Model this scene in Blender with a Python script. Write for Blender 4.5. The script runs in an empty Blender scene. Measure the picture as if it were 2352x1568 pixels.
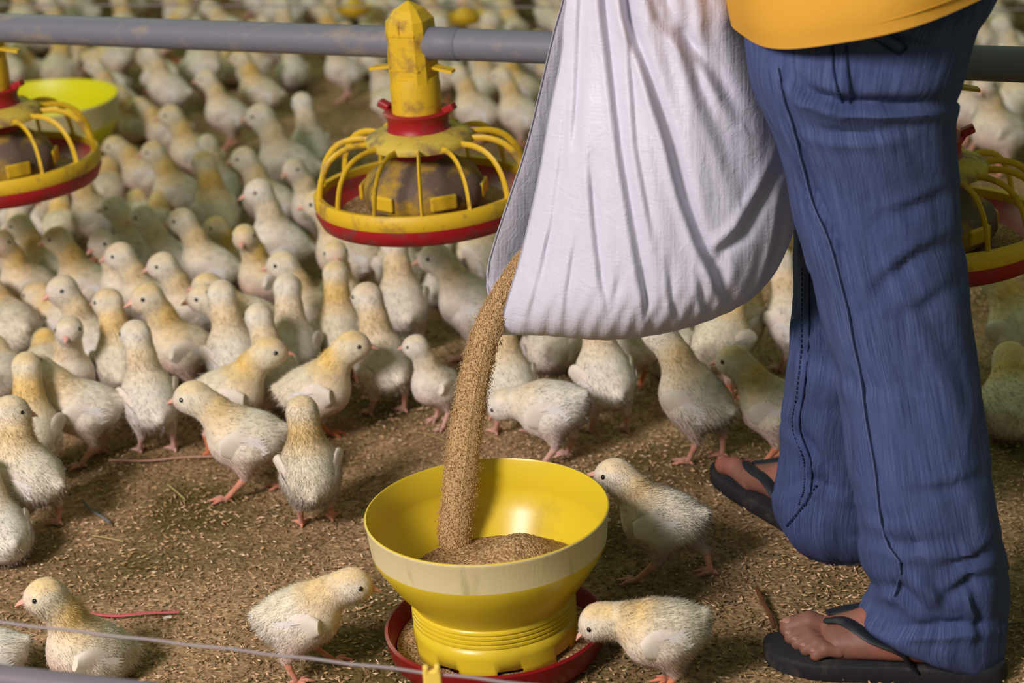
import bpy, math, random
import numpy as np
from mathutils import Vector, Matrix
C = bpy.context.scene
COL = C.collection
rnd = random.Random(7)
R = math.radians

# ---------------------------------------------------------------- camera, world, lights
FPX, CX, CY, H = 4700.0, 1176.0, 784.0, 1.2
PITCH, ROLL = 21.0, -4.0
cam = bpy.data.objects.new('camera', bpy.data.cameras.new('camera'))
COL.objects.link(cam)
CM = Matrix.Rotation(R(90 - PITCH), 4, 'X') @ Matrix.Rotation(R(ROLL), 4, 'Z')
cam.matrix_world = Matrix.Translation((0, 0, H)) @ CM
cam.data.sensor_width = 36
cam.data.lens = FPX * 36 / 2352
cam.data.clip_start = 0.05
cam.data.dof.use_dof = True
cam.data.dof.focus_distance = 2.45
cam.data.dof.aperture_fstop = 4.6
C.camera = cam
C.view_settings.view_transform = 'Standard'
C.view_settings.look = 'None'
C.view_settings.gamma = 1
C.view_settings.exposure = 0.0

w = bpy.data.worlds.new('world'); C.world = w; w.use_nodes = True
w.node_tree.nodes['Background'].inputs[0].default_value = (0.58, 0.70, 0.46, 1)
w.node_tree.nodes['Background'].inputs[1].default_value = 0.30

def area(name, loc, target, size, power, color, sy=None):
    l = bpy.data.lights.new(name, 'AREA'); l.size = size; l.energy = power; l.color = color
    if sy: l.shape = 'RECTANGLE'; l.size_y = sy
    o = bpy.data.objects.new(name, l); COL.objects.link(o); o.location = loc
    o.rotation_euler = (Vector(target) - Vector(loc)).to_track_quat('-Z', 'Y').to_euler()
    return o
area('key_light', (-2.3, -0.4, 2.7), (0.1, 2.7, 0.2), 1.0, 205, (1.0, 0.90, 0.91))
area('curtain_daylight', (-3.5, 8.0, 3.6), (0.0, 4.6, 0.0), 3.5, 80, (0.74, 1.0, 0.62), 1.6)

# ---------------------------------------------------------------- picture <-> place
M3 = CM.to_3x3(); CAMP = Vector((0, 0, H))
def ray(px, py): return M3 @ Vector(((px - CX) / FPX, -(py - CY) / FPX, -1.0))
def G(px, py, z=0.0):
    r = ray(px, py); return CAMP + r * ((z - H) / r.z)
def P(px, py, d): return CAMP + ray(px, py) * d
def PY(px, py, y):
    r = ray(px, py); return CAMP + r * (y / r.y)
def proj(p):
    q = M3.transposed() @ (Vector(p) - CAMP)
    return CX - q.x / q.z * FPX, CY + q.y / q.z * FPX

# ---------------------------------------------------------------- materials
def srgb(r, g, b):
    f = lambda c: (c / 255 / 12.92) if c / 255 <= .04045 else ((c / 255 + .055) / 1.055) ** 2.4
    return (f(r), f(g), f(b), 1)
def newmat(name):
    m = bpy.data.materials.new(name); m.use_nodes = True
    nt = m.node_tree; return m, nt, nt.nodes['Principled BSDF']
def N(nt, kind, **kw):
    n = nt.nodes.new(kind)
    for k, v in kw.items():
        if k in n.inputs: n.inputs[k].default_value = v
        else: setattr(n, k, v)
    return n
def plain(name, col, rough=.5, spec=.5, dirt=None, dirt_amt=.5, dscale=12, bump=0.0, sss=0, stretch=None):
    m, nt, b = newmat(name)
    b.inputs['Roughness'].default_value = rough
    b.inputs['Specular IOR Level'].default_value = spec
    b.inputs['Base Color'].default_value = col
    if dirt or bump:
        tc = N(nt, 'ShaderNodeTexCoord'); mp = N(nt, 'ShaderNodeMapping')
        if stretch: mp.inputs['Scale'].default_value = stretch
        nt.links.new(tc.outputs['Object'], mp.inputs['Vector'])
        n1 = N(nt, 'ShaderNodeTexNoise', Scale=dscale, Detail=8.0, Roughness=.65)
        nt.links.new(mp.outputs[0], n1.inputs['Vector'])
    if dirt:
        cr = N(nt, 'ShaderNodeValToRGB')
        cr.color_ramp.elements[0].position = .62 - .3 * dirt_amt; cr.color_ramp.elements[1].position = .78 - .3 * dirt_amt
        mx = N(nt, 'ShaderNodeMix', data_type='RGBA')
        nt.links.new(n1.outputs['Fac'], cr.inputs[0]); nt.links.new(cr.outputs[0], mx.inputs['Factor'])
        mx.inputs['A'].default_value = col; mx.inputs['B'].default_value = dirt
        nt.links.new(mx.outputs['Result'], b.inputs['Base Color'])
    if bump:
        n2 = N(nt, 'ShaderNodeTexNoise', Scale=dscale * 8, Detail=4.0)
        nt.links.new(mp.outputs[0], n2.inputs['Vector'])
        bp = N(nt, 'ShaderNodeBump', Strength=bump, Distance=.002)
        nt.links.new(n2.outputs['Fac'], bp.inputs['Height']); nt.links.new(bp.outputs[0], b.inputs['Normal'])
    return m
def attr_mat(name, rough=.9, spec=.15, noise=.15, nscale=40, vary=0.0, sheen=0.0, bump=0):
    """colour comes from the thing's own colour attribute, broken up by fine noise"""
    m, nt, b = newmat(name)
    b.inputs['Roughness'].default_value = rough; b.inputs['Specular IOR Level'].default_value = spec
    a = N(nt, 'ShaderNodeAttribute', attribute_name='Col')
    tc = N(nt, 'ShaderNodeTexCoord'); n1 = N(nt, 'ShaderNodeTexNoise', Scale=nscale, Detail=4.0)
    nt.links.new(tc.outputs['Object'], n1.inputs['Vector'])
    mr = N(nt, 'ShaderNodeMapRange'); mr.inputs['To Min'].default_value = 1 - noise; mr.inputs['To Max'].default_value = 1 + noise
    mr.inputs['From Min'].default_value = .3; mr.inputs['From Max'].default_value = .7
    nt.links.new(n1.outputs['Fac'], mr.inputs['Value'])
    hs = N(nt, 'ShaderNodeHueSaturation')
    nt.links.new(a.outputs['Color'], hs.inputs['Color']); nt.links.new(mr.outputs[0], hs.inputs['Value'])
    if vary:
        oi = N(nt, 'ShaderNodeObjectInfo'); m2 = N(nt, 'ShaderNodeMapRange')
        m2.inputs['To Min'].default_value = 1 - vary * 2; m2.inputs['To Max'].default_value = 1 + vary * 2
        nt.links.new(oi.outputs['Random'], m2.inputs['Value']); nt.links.new(m2.outputs[0], hs.inputs['Saturation'])
    nt.links.new(hs.outputs[0], b.inputs['Base Color'])
    if bump:
        n2 = N(nt, 'ShaderNodeTexNoise', Scale=170.0, Detail=5.0, Roughness=.7); nt.links.new(tc.outputs['Object'], n2.inputs['Vector'])
        bp = N(nt, 'ShaderNodeBump', Strength=bump, Distance=.003); nt.links.new(n2.outputs['Fac'], bp.inputs['Height']); nt.links.new(bp.outputs[0], b.inputs['Normal'])
    if sheen: b.inputs['Sheen Weight'].default_value = sheen
    return m

MT = {}
MT['chick'] = attr_mat('chick_down', .95, .08, .13, 95, bump=.5, vary=.16, sheen=.25)
MT['wing'] = attr_mat('chick_wing', .85, .15, .08, 60)
MT['beak'] = plain('chick_beak', srgb(222, 166, 146), .45, .4)
MT['eye'] = plain('chick_eye', srgb(14, 12, 12), .12, .8)
MT['yellow'] = plain('yellow_plastic', srgb(216, 188, 44), .3, .35, srgb(188, 160, 40), .25, 6)
MT['yellow_backlit'] = plain('backlit_yellow_plastic', srgb(226, 220, 24), .4, .4)  # brighter yellow-green paints in light shining through the far hopper from behind
MT['yellow_band'] = plain('scuffed_pale_band', srgb(216, 200, 152), .7, .25, srgb(180, 168, 120), .25, 5, bump=.1, stretch=(6, 6, 1))
MT['yellow_dirty'] = plain('dusty_yellow_plastic', srgb(216, 176, 36), .5, .4, srgb(150, 116, 58), .34, 26)
MT['yellow_filthy'] = plain('dust_caked_plastic', srgb(176, 140, 40), .8, .2, srgb(105, 88, 76), .75, 18, bump=.3)
MT['red'] = plain('red_plastic', srgb(128, 12, 20), .35, .5)
MT['red_dirty'] = plain('dusty_red_plastic', srgb(158, 20, 30), .45, .4, srgb(110, 60, 58), .35, 25)
MT['pipe'] = plain('grey_galvanised_pipe', srgb(112, 112, 124), .55, .4, srgb(142, 132, 118), .3, 30, bump=.15, stretch=(.4, 1, 1))
MT['wire'] = plain('pale_cord', srgb(158, 146, 146), .7, .3)
MT['rubber'] = plain('black_rubber', srgb(34, 33, 38), .75, .3, srgb(66, 58, 50), .3, 30, bump=.3)
MT['strap'] = plain('strap_rubber', srgb(24, 28, 36), .5, .4, srgb(48, 46, 46), .25, 30)
MT['skin'] = plain('foot_skin', srgb(124, 84, 70), .55, .35, srgb(150, 92, 80), .45, 14, bump=.25)
MT['nail'] = plain('nail', srgb(156, 112, 96), .35, .4)
MT['hair'] = plain('dark_hair', srgb(22, 18, 16), .6, .3)
MT['ribbon'] = plain('pink_ribbon_plastic', srgb(206, 92, 104), .5, .4)
MT['straw'] = plain('dry_straw', srgb(178, 158, 104), .8, .2)
MT['twig'] = plain('brown_twig', srgb(96, 62, 38), .8, .2)
MT['husk'] = attr_mat('husk', .85, .2, .1, 60)
MT['thread'] = plain('seam_thread', srgb(38, 45, 76), .9, .1)

def feed_mat():
    m, nt, b = newmat('feed_crumbs'); b.inputs['Roughness'].default_value = .9; b.inputs['Specular IOR Level'].default_value = .15
    tc = N(nt, 'ShaderNodeTexCoord'); v = N(nt, 'ShaderNodeTexVoronoi', Scale=430.0)
    nt.links.new(tc.outputs['Object'], v.inputs['Vector'])
    cr = N(nt, 'ShaderNodeValToRGB'); e = cr.color_ramp.elements
    e[0].color = srgb(122, 94, 62); e[1].color = srgb(206, 170, 124); e.new(.5).color = srgb(168, 132, 88)
    sp = N(nt, 'ShaderNodeSeparateColor'); nt.links.new(v.outputs['Color'], sp.inputs[0])
    nt.links.new(sp.outputs[0], cr.inputs[0]); nt.links.new(cr.outputs[0], b.inputs['Base Color'])
    bp = N(nt, 'ShaderNodeBump', Strength=.9, Distance=.002, invert=True)
    nt.links.new(v.outputs['Distance'], bp.inputs['Height']); nt.links.new(bp.outputs[0], b.inputs['Normal'])
    return m
MT['feed'] = feed_mat()

def stream_mat():
    m, nt, b = newmat('falling_feed'); b.inputs['Roughness'].default_value = .95; b.inputs['Specular IOR Level'].default_value = .1
    uv = N(nt, 'ShaderNodeUVMap'); mp = N(nt, 'ShaderNodeMapping'); mp.inputs['Scale'].default_value = (110, 5, 1)
    nt.links.new(uv.outputs[0], mp.inputs[0])
    n = N(nt, 'ShaderNodeTexNoise', Scale=1.0, Detail=5.0, Roughness=.7); nt.links.new(mp.outputs[0], n.inputs['Vector'])
    cr = N(nt, 'ShaderNodeValToRGB'); e = cr.color_ramp.elements
    e[0].position = .3; e[0].color = srgb(166, 134, 92); e[1].position = .7; e[1].color = srgb(216, 182, 134)
    nt.links.new(n.outputs['Fac'], cr.inputs[0]); nt.links.new(cr.outputs[0], b.inputs['Base Color'])
    bp = N(nt, 'ShaderNodeBump', Strength=.3, Distance=.001)
    nt.links.new(n.outputs['Fac'], bp.inputs['Height']); nt.links.new(bp.outputs[0], b.inputs['Normal'])
    return m
MT['stream'] = stream_mat()

def floor_mat():
    m, nt, b = newmat('rice_husk_litter'); b.inputs['Roughness'].default_value = .95; b.inputs['Specular IOR Level'].default_value = .1
    tc = N(nt, 'ShaderNodeTexCoord')
    n = N(nt, 'ShaderNodeTexNoise', Scale=90.0, Detail=8.0, Roughness=.75, Distortion=1.5)
    v = N(nt, 'ShaderNodeTexVoronoi', Scale=170.0)
    big = N(nt, 'ShaderNodeTexNoise', Scale=3.2, Detail=5.0, Roughness=.6)
    for x in (n, v, big): nt.links.new(tc.outputs['Object'], x.inputs['Vector'])
    cr = N(nt, 'ShaderNodeValToRGB'); e = cr.color_ramp.elements
    e[0].position = .33; e[0].color = srgb(110, 88, 60); e[1].position = .68; e[1].color = srgb(228, 192, 154)
    e.new(.5).color = srgb(182, 148, 110)
    nt.links.new(n.outputs['Fac'], cr.inputs[0])
    c2 = N(nt, 'ShaderNodeValToRGB'); e = c2.color_ramp.elements
    e[0].position = .42; e[0].color = (0, 0, 0, 1); e[1].position = .62; e[1].color = (1, 1, 1, 1)
    nt.links.new(big.outputs['Fac'], c2.inputs[0])
    mx = N(nt, 'ShaderNodeMix', data_type='RGBA', blend_type='MULTIPLY'); mx.inputs['B'].default_value = (.34, .38, .24, 1)
    nt.links.new(c2.outputs[0], mx.inputs['Factor']); nt.links.new(cr.outputs[0], mx.inputs['A'])
    nt.links.new(mx.outputs['Result'], b.inputs['Base Color'])
    ad = N(nt, 'ShaderNodeMath', operation='ADD'); nt.links.new(n.outputs['Fac'], ad.inputs[0]); nt.links.new(v.outputs['Distance'], ad.inputs[1])
    bp = N(nt, 'ShaderNodeBump', Strength=.8, Distance=.004)
    nt.links.new(ad.outputs[0], bp.inputs['Height']); nt.links.new(bp.outputs[0], b.inputs['Normal'])
    return m
MT['floor'] = floor_mat()

def sack_mat():
    m, nt, b = newmat('woven_sack'); b.inputs['Roughness'].default_value = .42; b.inputs['Specular IOR Level'].default_value = .45
    uv = N(nt, 'ShaderNodeUVMap')
    b.inputs['Base Color'].default_value = srgb(232, 231, 246)
    mp = N(nt, 'ShaderNodeMapping'); mp.inputs['Scale'].default_value = (26, 26, 1); nt.links.new(uv.outputs[0], mp.inputs[0])
    n = N(nt, 'ShaderNodeTexNoise', Scale=1.0, Detail=7.0, Roughness=.62, Distortion=.8); nt.links.new(mp.outputs[0], n.inputs['Vector'])
    w1 = N(nt, 'ShaderNodeTexWave', Scale=55.0, bands_direction='X'); w2 = N(nt, 'ShaderNodeTexWave', Scale=55.0, bands_direction='Y')
    nt.links.new(uv.outputs[0], w1.inputs['Vector']); nt.links.new(uv.outputs[0], w2.inputs['Vector'])
    m3 = N(nt, 'ShaderNodeMapping'); m3.inputs['Scale'].default_value = (60, 9, 1); nt.links.new(uv.outputs[0], m3.inputs[0])
    n3 = N(nt, 'ShaderNodeTexNoise', Scale=1.0, Detail=3.0); nt.links.new(m3.outputs[0], n3.inputs['Vector'])
    a = N(nt, 'ShaderNodeMath', operation='ADD'); nt.links.new(w1.outputs['Fac'], a.inputs[0]); nt.links.new(w2.outputs['Fac'], a.inputs[1])
    bp = N(nt, 'ShaderNodeBump', Strength=.10, Distance=.0005); nt.links.new(a.outputs[0], bp.inputs['Height'])
    bq = N(nt, 'ShaderNodeBump', Strength=.55, Distance=.004); nt.links.new(n.outputs['Fac'], bq.inputs['Height']); nt.links.new(bp.outputs[0], bq.inputs['Normal'])
    br = N(nt, 'ShaderNodeBump', Strength=.5, Distance=.004); nt.links.new(n3.outputs['Fac'], br.inputs['Height']); nt.links.new(bq.outputs[0], br.inputs['Normal'])
    nt.links.new(br.outputs[0], b.inputs['Normal'])
    tl = N(nt, 'ShaderNodeBsdfTranslucent'); tl.inputs[0].default_value = srgb(224, 220, 226); ms = N(nt, 'ShaderNodeMixShader'); ms.inputs[0].default_value = .3
    nt.links.new(b.outputs[0], ms.inputs[1]); nt.links.new(tl.outputs[0], ms.inputs[2]); nt.links.new(ms.outputs[0], nt.nodes['Material Output'].inputs[0])
    return m
MT['sack'] = sack_mat()

def denim_mat():
    m, nt, b = newmat('faded_denim'); b.inputs['Roughness'].default_value = .9; b.inputs['Specular IOR Level'].default_value = .15
    uv = N(nt, 'ShaderNodeUVMap')
    mp = N(nt, 'ShaderNodeMapping'); mp.inputs['Scale'].default_value = (330, 14, 1); nt.links.new(uv.outputs[0], mp.inputs[0])
    n = N(nt, 'ShaderNodeTexNoise', Scale=1.0, Detail=5.0, Roughness=.7); nt.links.new(mp.outputs[0], n.inputs['Vector'])
    big = N(nt, 'ShaderNodeTexNoise', Scale=9.0, Detail=4.0); nt.links.new(uv.outputs[0], big.inputs['Vector'])
    cr = N(nt, 'ShaderNodeValToRGB'); e = cr.color_ramp.elements
    e[0].position = .32; e[0].color = srgb(34, 44, 80); e[1].position = .7; e[1].color = srgb(90, 102, 144)
    nt.links.new(n.outputs['Fac'], cr.inputs[0])
    mx = N(nt, 'ShaderNodeMix', data_type='RGBA'); mx.inputs['B'].default_value = srgb(64, 76, 118)
    mr = N(nt, 'ShaderNodeMapRange'); mr.inputs['From Min'].default_value = .35; mr.inputs['From Max'].default_value = .7; mr.inputs['To Max'].default_value = .6
    nt.links.new(big.outputs['Fac'], mr.inputs['Value']); nt.links.new(mr.outputs[0], mx.inputs['Factor'])
    nt.links.new(cr.outputs[0], mx.inputs['A']); nt.links.new(mx.outputs['Result'], b.inputs['Base Color'])
    bp = N(nt, 'ShaderNodeBump', Strength=.3, Distance=.001); nt.links.new(n.outputs['Fac'], bp.inputs['Height'])
    m2 = N(nt, 'ShaderNodeMapping'); m2.inputs['Scale'].default_value = (14, 14, 1); nt.links.new(uv.outputs[0], m2.inputs[0])
    n2 = N(nt, 'ShaderNodeTexNoise', Scale=1.0, Detail=3.0, Distortion=1.0); nt.links.new(m2.outputs[0], n2.inputs['Vector'])
    bq = N(nt, 'ShaderNodeBump', Strength=.35, Distance=.010); nt.links.new(n2.outputs['Fac'], bq.inputs['Height']); nt.links.new(bp.outputs[0], bq.inputs['Normal'])
    nt.links.new(bq.outputs[0], b.inputs['Normal'])
    return m
MT['denim'] = denim_mat()
MT['shirt'] = plain('mustard_cotton', srgb(208, 154, 58), .9, .1, srgb(196, 144, 50), .2, 5, bump=.2)

# ---------------------------------------------------------------- mesh helpers
class MB:
    def __init__(s): s.v = []; s.f = []; s.uv = []; s.c = []; s.mi = []
    def add(s, v, f, uv=None, col=None, mi=0):
        n = len(s.v); s.v += [tuple(p) for p in v]
        s.f += [tuple(i + n for i in q) for q in f]; s.mi += [mi] * len(f)
        s.uv += (list(uv) if uv else [(0, 0)] * len(v))
        s.c += ([col] * len(v) if (col is None or isinstance(col[0], (int, float))) else list(col))
        return s
    def grid(s, rows, closed=True, uvs=None, col=None, caps=(False, False), mi=0):
        n = len(rows[0]); v = [p for r in rows for p in r]; f = []
        for i in range(len(rows) - 1):
            for j in range(n if closed else n - 1):
                a = i * n + j; b_ = i * n + (j + 1) % n
                f.append((a, b_, b_ + n, a + n))
        if caps[0]: f.append(tuple(reversed(range(n))))
        if caps[1]: f.append(tuple(range((len(rows) - 1) * n, len(rows) * n)))
        if uvs is None: uvs = [(j / n, i / max(1, len(rows) - 1)) for i in range(len(rows)) for j in range(n)]
        return s.add(v, f, uvs, col, mi)
    def lathe(s, prof, n=64, c=(0, 0, 0), mod=None, mi=0, col=None, closed_prof=False):
        pr = list(prof) + ([prof[0]] if closed_prof else [])
        rows = []
        for (r, z) in pr:
            rows.append([(c[0] + r * math.cos(2 * math.pi * j / n), c[1] + r * math.sin(2 * math.pi * j / n), c[2] + z) for j in range(n)])
        return s.grid(rows, mi=mi, col=col)
    def tube(s, pts, rad, n=8, mi=0, col=None, flat=None, up=(0, 0, 1), caps=True):
        pts = [Vector(p) for p in pts]; rows = []
        for i, p in enumerate(pts):
            t = (pts[min(i + 1, len(pts) - 1)] - pts[max(i - 1, 0)]).normalized()
            a = t.cross(Vector(up))
            if a.length < 1e-3: a = t.cross(Vector((1, 0, 0)))
            a.normalize(); b_ = a.cross(t)
            r = rad[i] if isinstance(rad, (list, tuple)) else rad
            fl = flat if flat else 1
            rows.append([p + a * (r * math.cos(2 * math.pi * j / n)) + b_ * (r * fl * math.sin(2 * math.pi * j / n)) for j in range(n)])
        return s.grid(rows, mi=mi, col=col, caps=(caps, caps))
    def box(s, c, sz, rot=None, mi=0):
        v = []
        for x in (-.5, .5):
            for y in (-.5, .5):
                for z in (-.5, .5):
                    p = Vector((x * sz[0], y * sz[1], z * sz[2]))
                    if rot: p = rot @ p
                    v.append(p + Vector(c))
        return s.add(v, [(0, 1, 3, 2), (4, 6, 7, 5), (0, 4, 5, 1), (2, 3, 7, 6), (0, 2, 6, 4), (1, 5, 7, 3)], mi=mi)
    def build(s, name, mat, parent=None, smooth=True, loc=None, bevel=0, solid=0, subd=0):
        me = bpy.data.meshes.new(name); me.from_pydata(s.v, [], s.f); me.validate(clean_customdata=False)
        mats = mat if isinstance(mat, (list, tuple)) else [mat]
        for m in mats: me.materials.append(m)
        if len(mats) > 1 and len(me.polygons) == len(s.mi): me.polygons.foreach_set('material_index', s.mi)
        uvl = me.uv_layers.new(name='UVMap'); li = np.zeros(len(me.loops), np.int32); me.loops.foreach_get('vertex_index', li)
        uvl.data.foreach_set('uv', np.array(s.uv, np.float32)[li].ravel())
        if s.c and s.c[0] is not None:
            ca = me.color_attributes.new('Col', 'FLOAT_COLOR', 'POINT')
            ca.data.foreach_set('color', np.array([tuple(c[:3]) + (1,) for c in s.c], np.float32).ravel())
        me.polygons.foreach_set('use_smooth', [smooth] * len(me.polygons)); me.update()
        o = bpy.data.objects.new(name, me); COL.objects.link(o)
        if parent: o.parent = parent
        if loc is not None: o.location = loc
        if solid: md = o.modifiers.new('solid', 'SOLIDIFY'); md.thickness = solid; md.offset = 0
        if bevel: md = o.modifiers.new('bevel', 'BEVEL'); md.width = bevel; md.segments = 2; md.limit_method = 'ANGLE'
        if subd: md = o.modifiers.new('subd', 'SUBSURF'); md.levels = subd; md.render_levels = subd
        if smooth and bevel == 0:
            try: me.set_sharp_from_angle(angle=R(50))
            except Exception: pass
        return o
def tag(o, label=None, cat=None, group=None, kind=None):
    if label: o['label'] = label
    if cat: o['category'] = cat
    if group: o['group'] = group
    if kind: o['kind'] = kind
    return o
def empty(name, loc, label=None, cat=None, group=None, rz=0):
    o = bpy.data.objects.new(name, None); COL.objects.link(o); o.location = loc; o.rotation_euler = (0, 0, rz)
    o.empty_display_size = .02
    return tag(o, label, cat, group)
def kids(o): return [c for c in bpy.data.objects if c.parent == o]
def cr_spline(pts, n):
    """Catmull-Rom through points, n samples"""
    a = np.array([list(p) for p in pts], float); a = np.vstack([2 * a[0] - a[1], a, 2 * a[-1] - a[-2]]); m = len(pts) - 1; out = []
    for i in range(n):
        t = i / (n - 1) * m; k = min(int(t), m - 1); u = t - k; p0, p1, p2, p3 = a[k:k + 4]
        out.append(.5 * (2 * p1 + (p2 - p0) * u + (2 * p0 - 5 * p1 + 4 * p2 - p3) * u * u + (3 * p1 - p0 - 3 * p2 + p3) * u ** 3))
    return out

# ---------------------------------------------------------------- smooth-union surfaces (surface nets)
def sdf_eval(prims, X, Y, Z, k):
    out = None
    for p in prims:
        if p[0] == 'cap':
            a, b_, ra, rb = np.array(p[1], float), np.array(p[2], float), p[3], p[4]
            ba = b_ - a; L = ba @ ba + 1e-12
            h = np.clip(((X - a[0]) * ba[0] + (Y - a[1]) * ba[1] + (Z - a[2]) * ba[2]) / L, 0, 1)
            d = np.sqrt((X - a[0] - h * ba[0]) ** 2 + (Y - a[1] - h * ba[1]) ** 2 + (Z - a[2] - h * ba[2]) ** 2) - (ra + (rb - ra) * h)
        else:
            c, r = p[1], p[2]; Rm = np.array(p[3].to_3x3()) if len(p) > 3 and p[3] is not None else np.eye(3)
            q = [X - c[0], Y - c[1], Z - c[2]]
            l = [Rm[0][i] * q[0] + Rm[1][i] * q[1] + Rm[2][i] * q[2] for i in range(3)]
            k0 = np.sqrt((l[0] / r[0]) ** 2 + (l[1] / r[1]) ** 2 + (l[2] / r[2]) ** 2)
            k1 = np.sqrt((l[0] / r[0] ** 2) ** 2 + (l[1] / r[1] ** 2) ** 2 + (l[2] / r[2] ** 2) ** 2) + 1e-9
            d = k0 * (k0 - 1) / k1
        if out is None: out = d
        else:
            hh = np.clip(k - np.abs(out - d), 0, None) / k
            out = np.minimum(out, d) - hh * hh * k * .25
    return out
def nets(prims, h, k):
    pts = []
    for p in prims:
        if p[0] == 'cap': r = max(p[3], p[4]); pts += [np.array(p[1]) - r, np.array(p[1]) + r, np.array(p[2]) - r, np.array(p[2]) + r]
        else: r = max(p[2]); pts += [np.array(p[1]) - r, np.array(p[1]) + r]
    lo = np.min(pts, 0) - 3 * h - k * .3; hi = np.max(pts, 0) + 3 * h + k * .3
    g = [np.arange(lo[i], hi[i] + h, h).astype(np.float32) for i in range(3)]
    X, Y, Z = np.meshgrid(*g, indexing='ij'); V = sdf_eval(prims, X, Y, Z, k)
    S = V < 0; nx, ny, nz = V.shape
    acc = np.zeros((nx - 1, ny - 1, nz - 1, 3)); cnt = np.zeros((nx - 1, ny - 1, nz - 1))
    sl = lambda o, n: slice(o, o + n)
    for ax in range(3):
        for oa in (0, 1):
            for ob in (0, 1):
                o0 = [0, 0, 0]; oth = [i for i in range(3) if i != ax]; o0[oth[0]] = oa; o0[oth[1]] = ob
                o1 = list(o0); o1[ax] = 1
                A = V[sl(o0[0], nx - 1), sl(o0[1], ny - 1), sl(o0[2], nz - 1)]; B = V[sl(o1[0], nx - 1), sl(o1[1], ny - 1), sl(o1[2], nz - 1)]
                m = (A < 0) != (B < 0); t = np.where(m, A / np.where(m, A - B, 1), 0)
                for i in range(3): acc[..., i] += np.where(m, o0[i] + (t if i == ax else 0), 0)
                cnt += m
    act = cnt > 0; idx = -np.ones(act.shape, np.int64); idx[act] = np.arange(act.sum())
    ii = np.argwhere(act); v = (ii + acc[act] / cnt[act][:, None]) * h + lo
    F = []
    for ax in range(3):
        b_, c_ = (ax + 1) % 3, (ax + 2) % 3
        n = [nx, ny, nz]; s0 = [slice(0, n[i]) for i in range(3)]; s1 = list(s0); s0[ax] = slice(0, n[ax] - 1); s1[ax] = slice(1, n[ax])
        m = S[tuple(s0)] != S[tuple(s1)]; e = np.argwhere(m); e = e[(e[:, b_] > 0) & (e[:, c_] > 0) & (e[:, b_] < n[b_] - 1) & (e[:, c_] < n[c_] - 1)]
        if not len(e): continue
        neg = S[tuple(e.T)]
        q = []
        for db, dc in ((1, 1), (0, 1), (0, 0), (1, 0)):
            w_ = e.copy(); w_[:, b_] -= db; w_[:, c_] -= dc; q.append(idx[tuple(w_.T)])
        q = np.stack(q, 1); q[~neg] = q[~neg][:, ::-1]; F.append(q)
    F = np.vstack(F); F = F[(F >= 0).all(1)]
    return v, F

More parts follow.
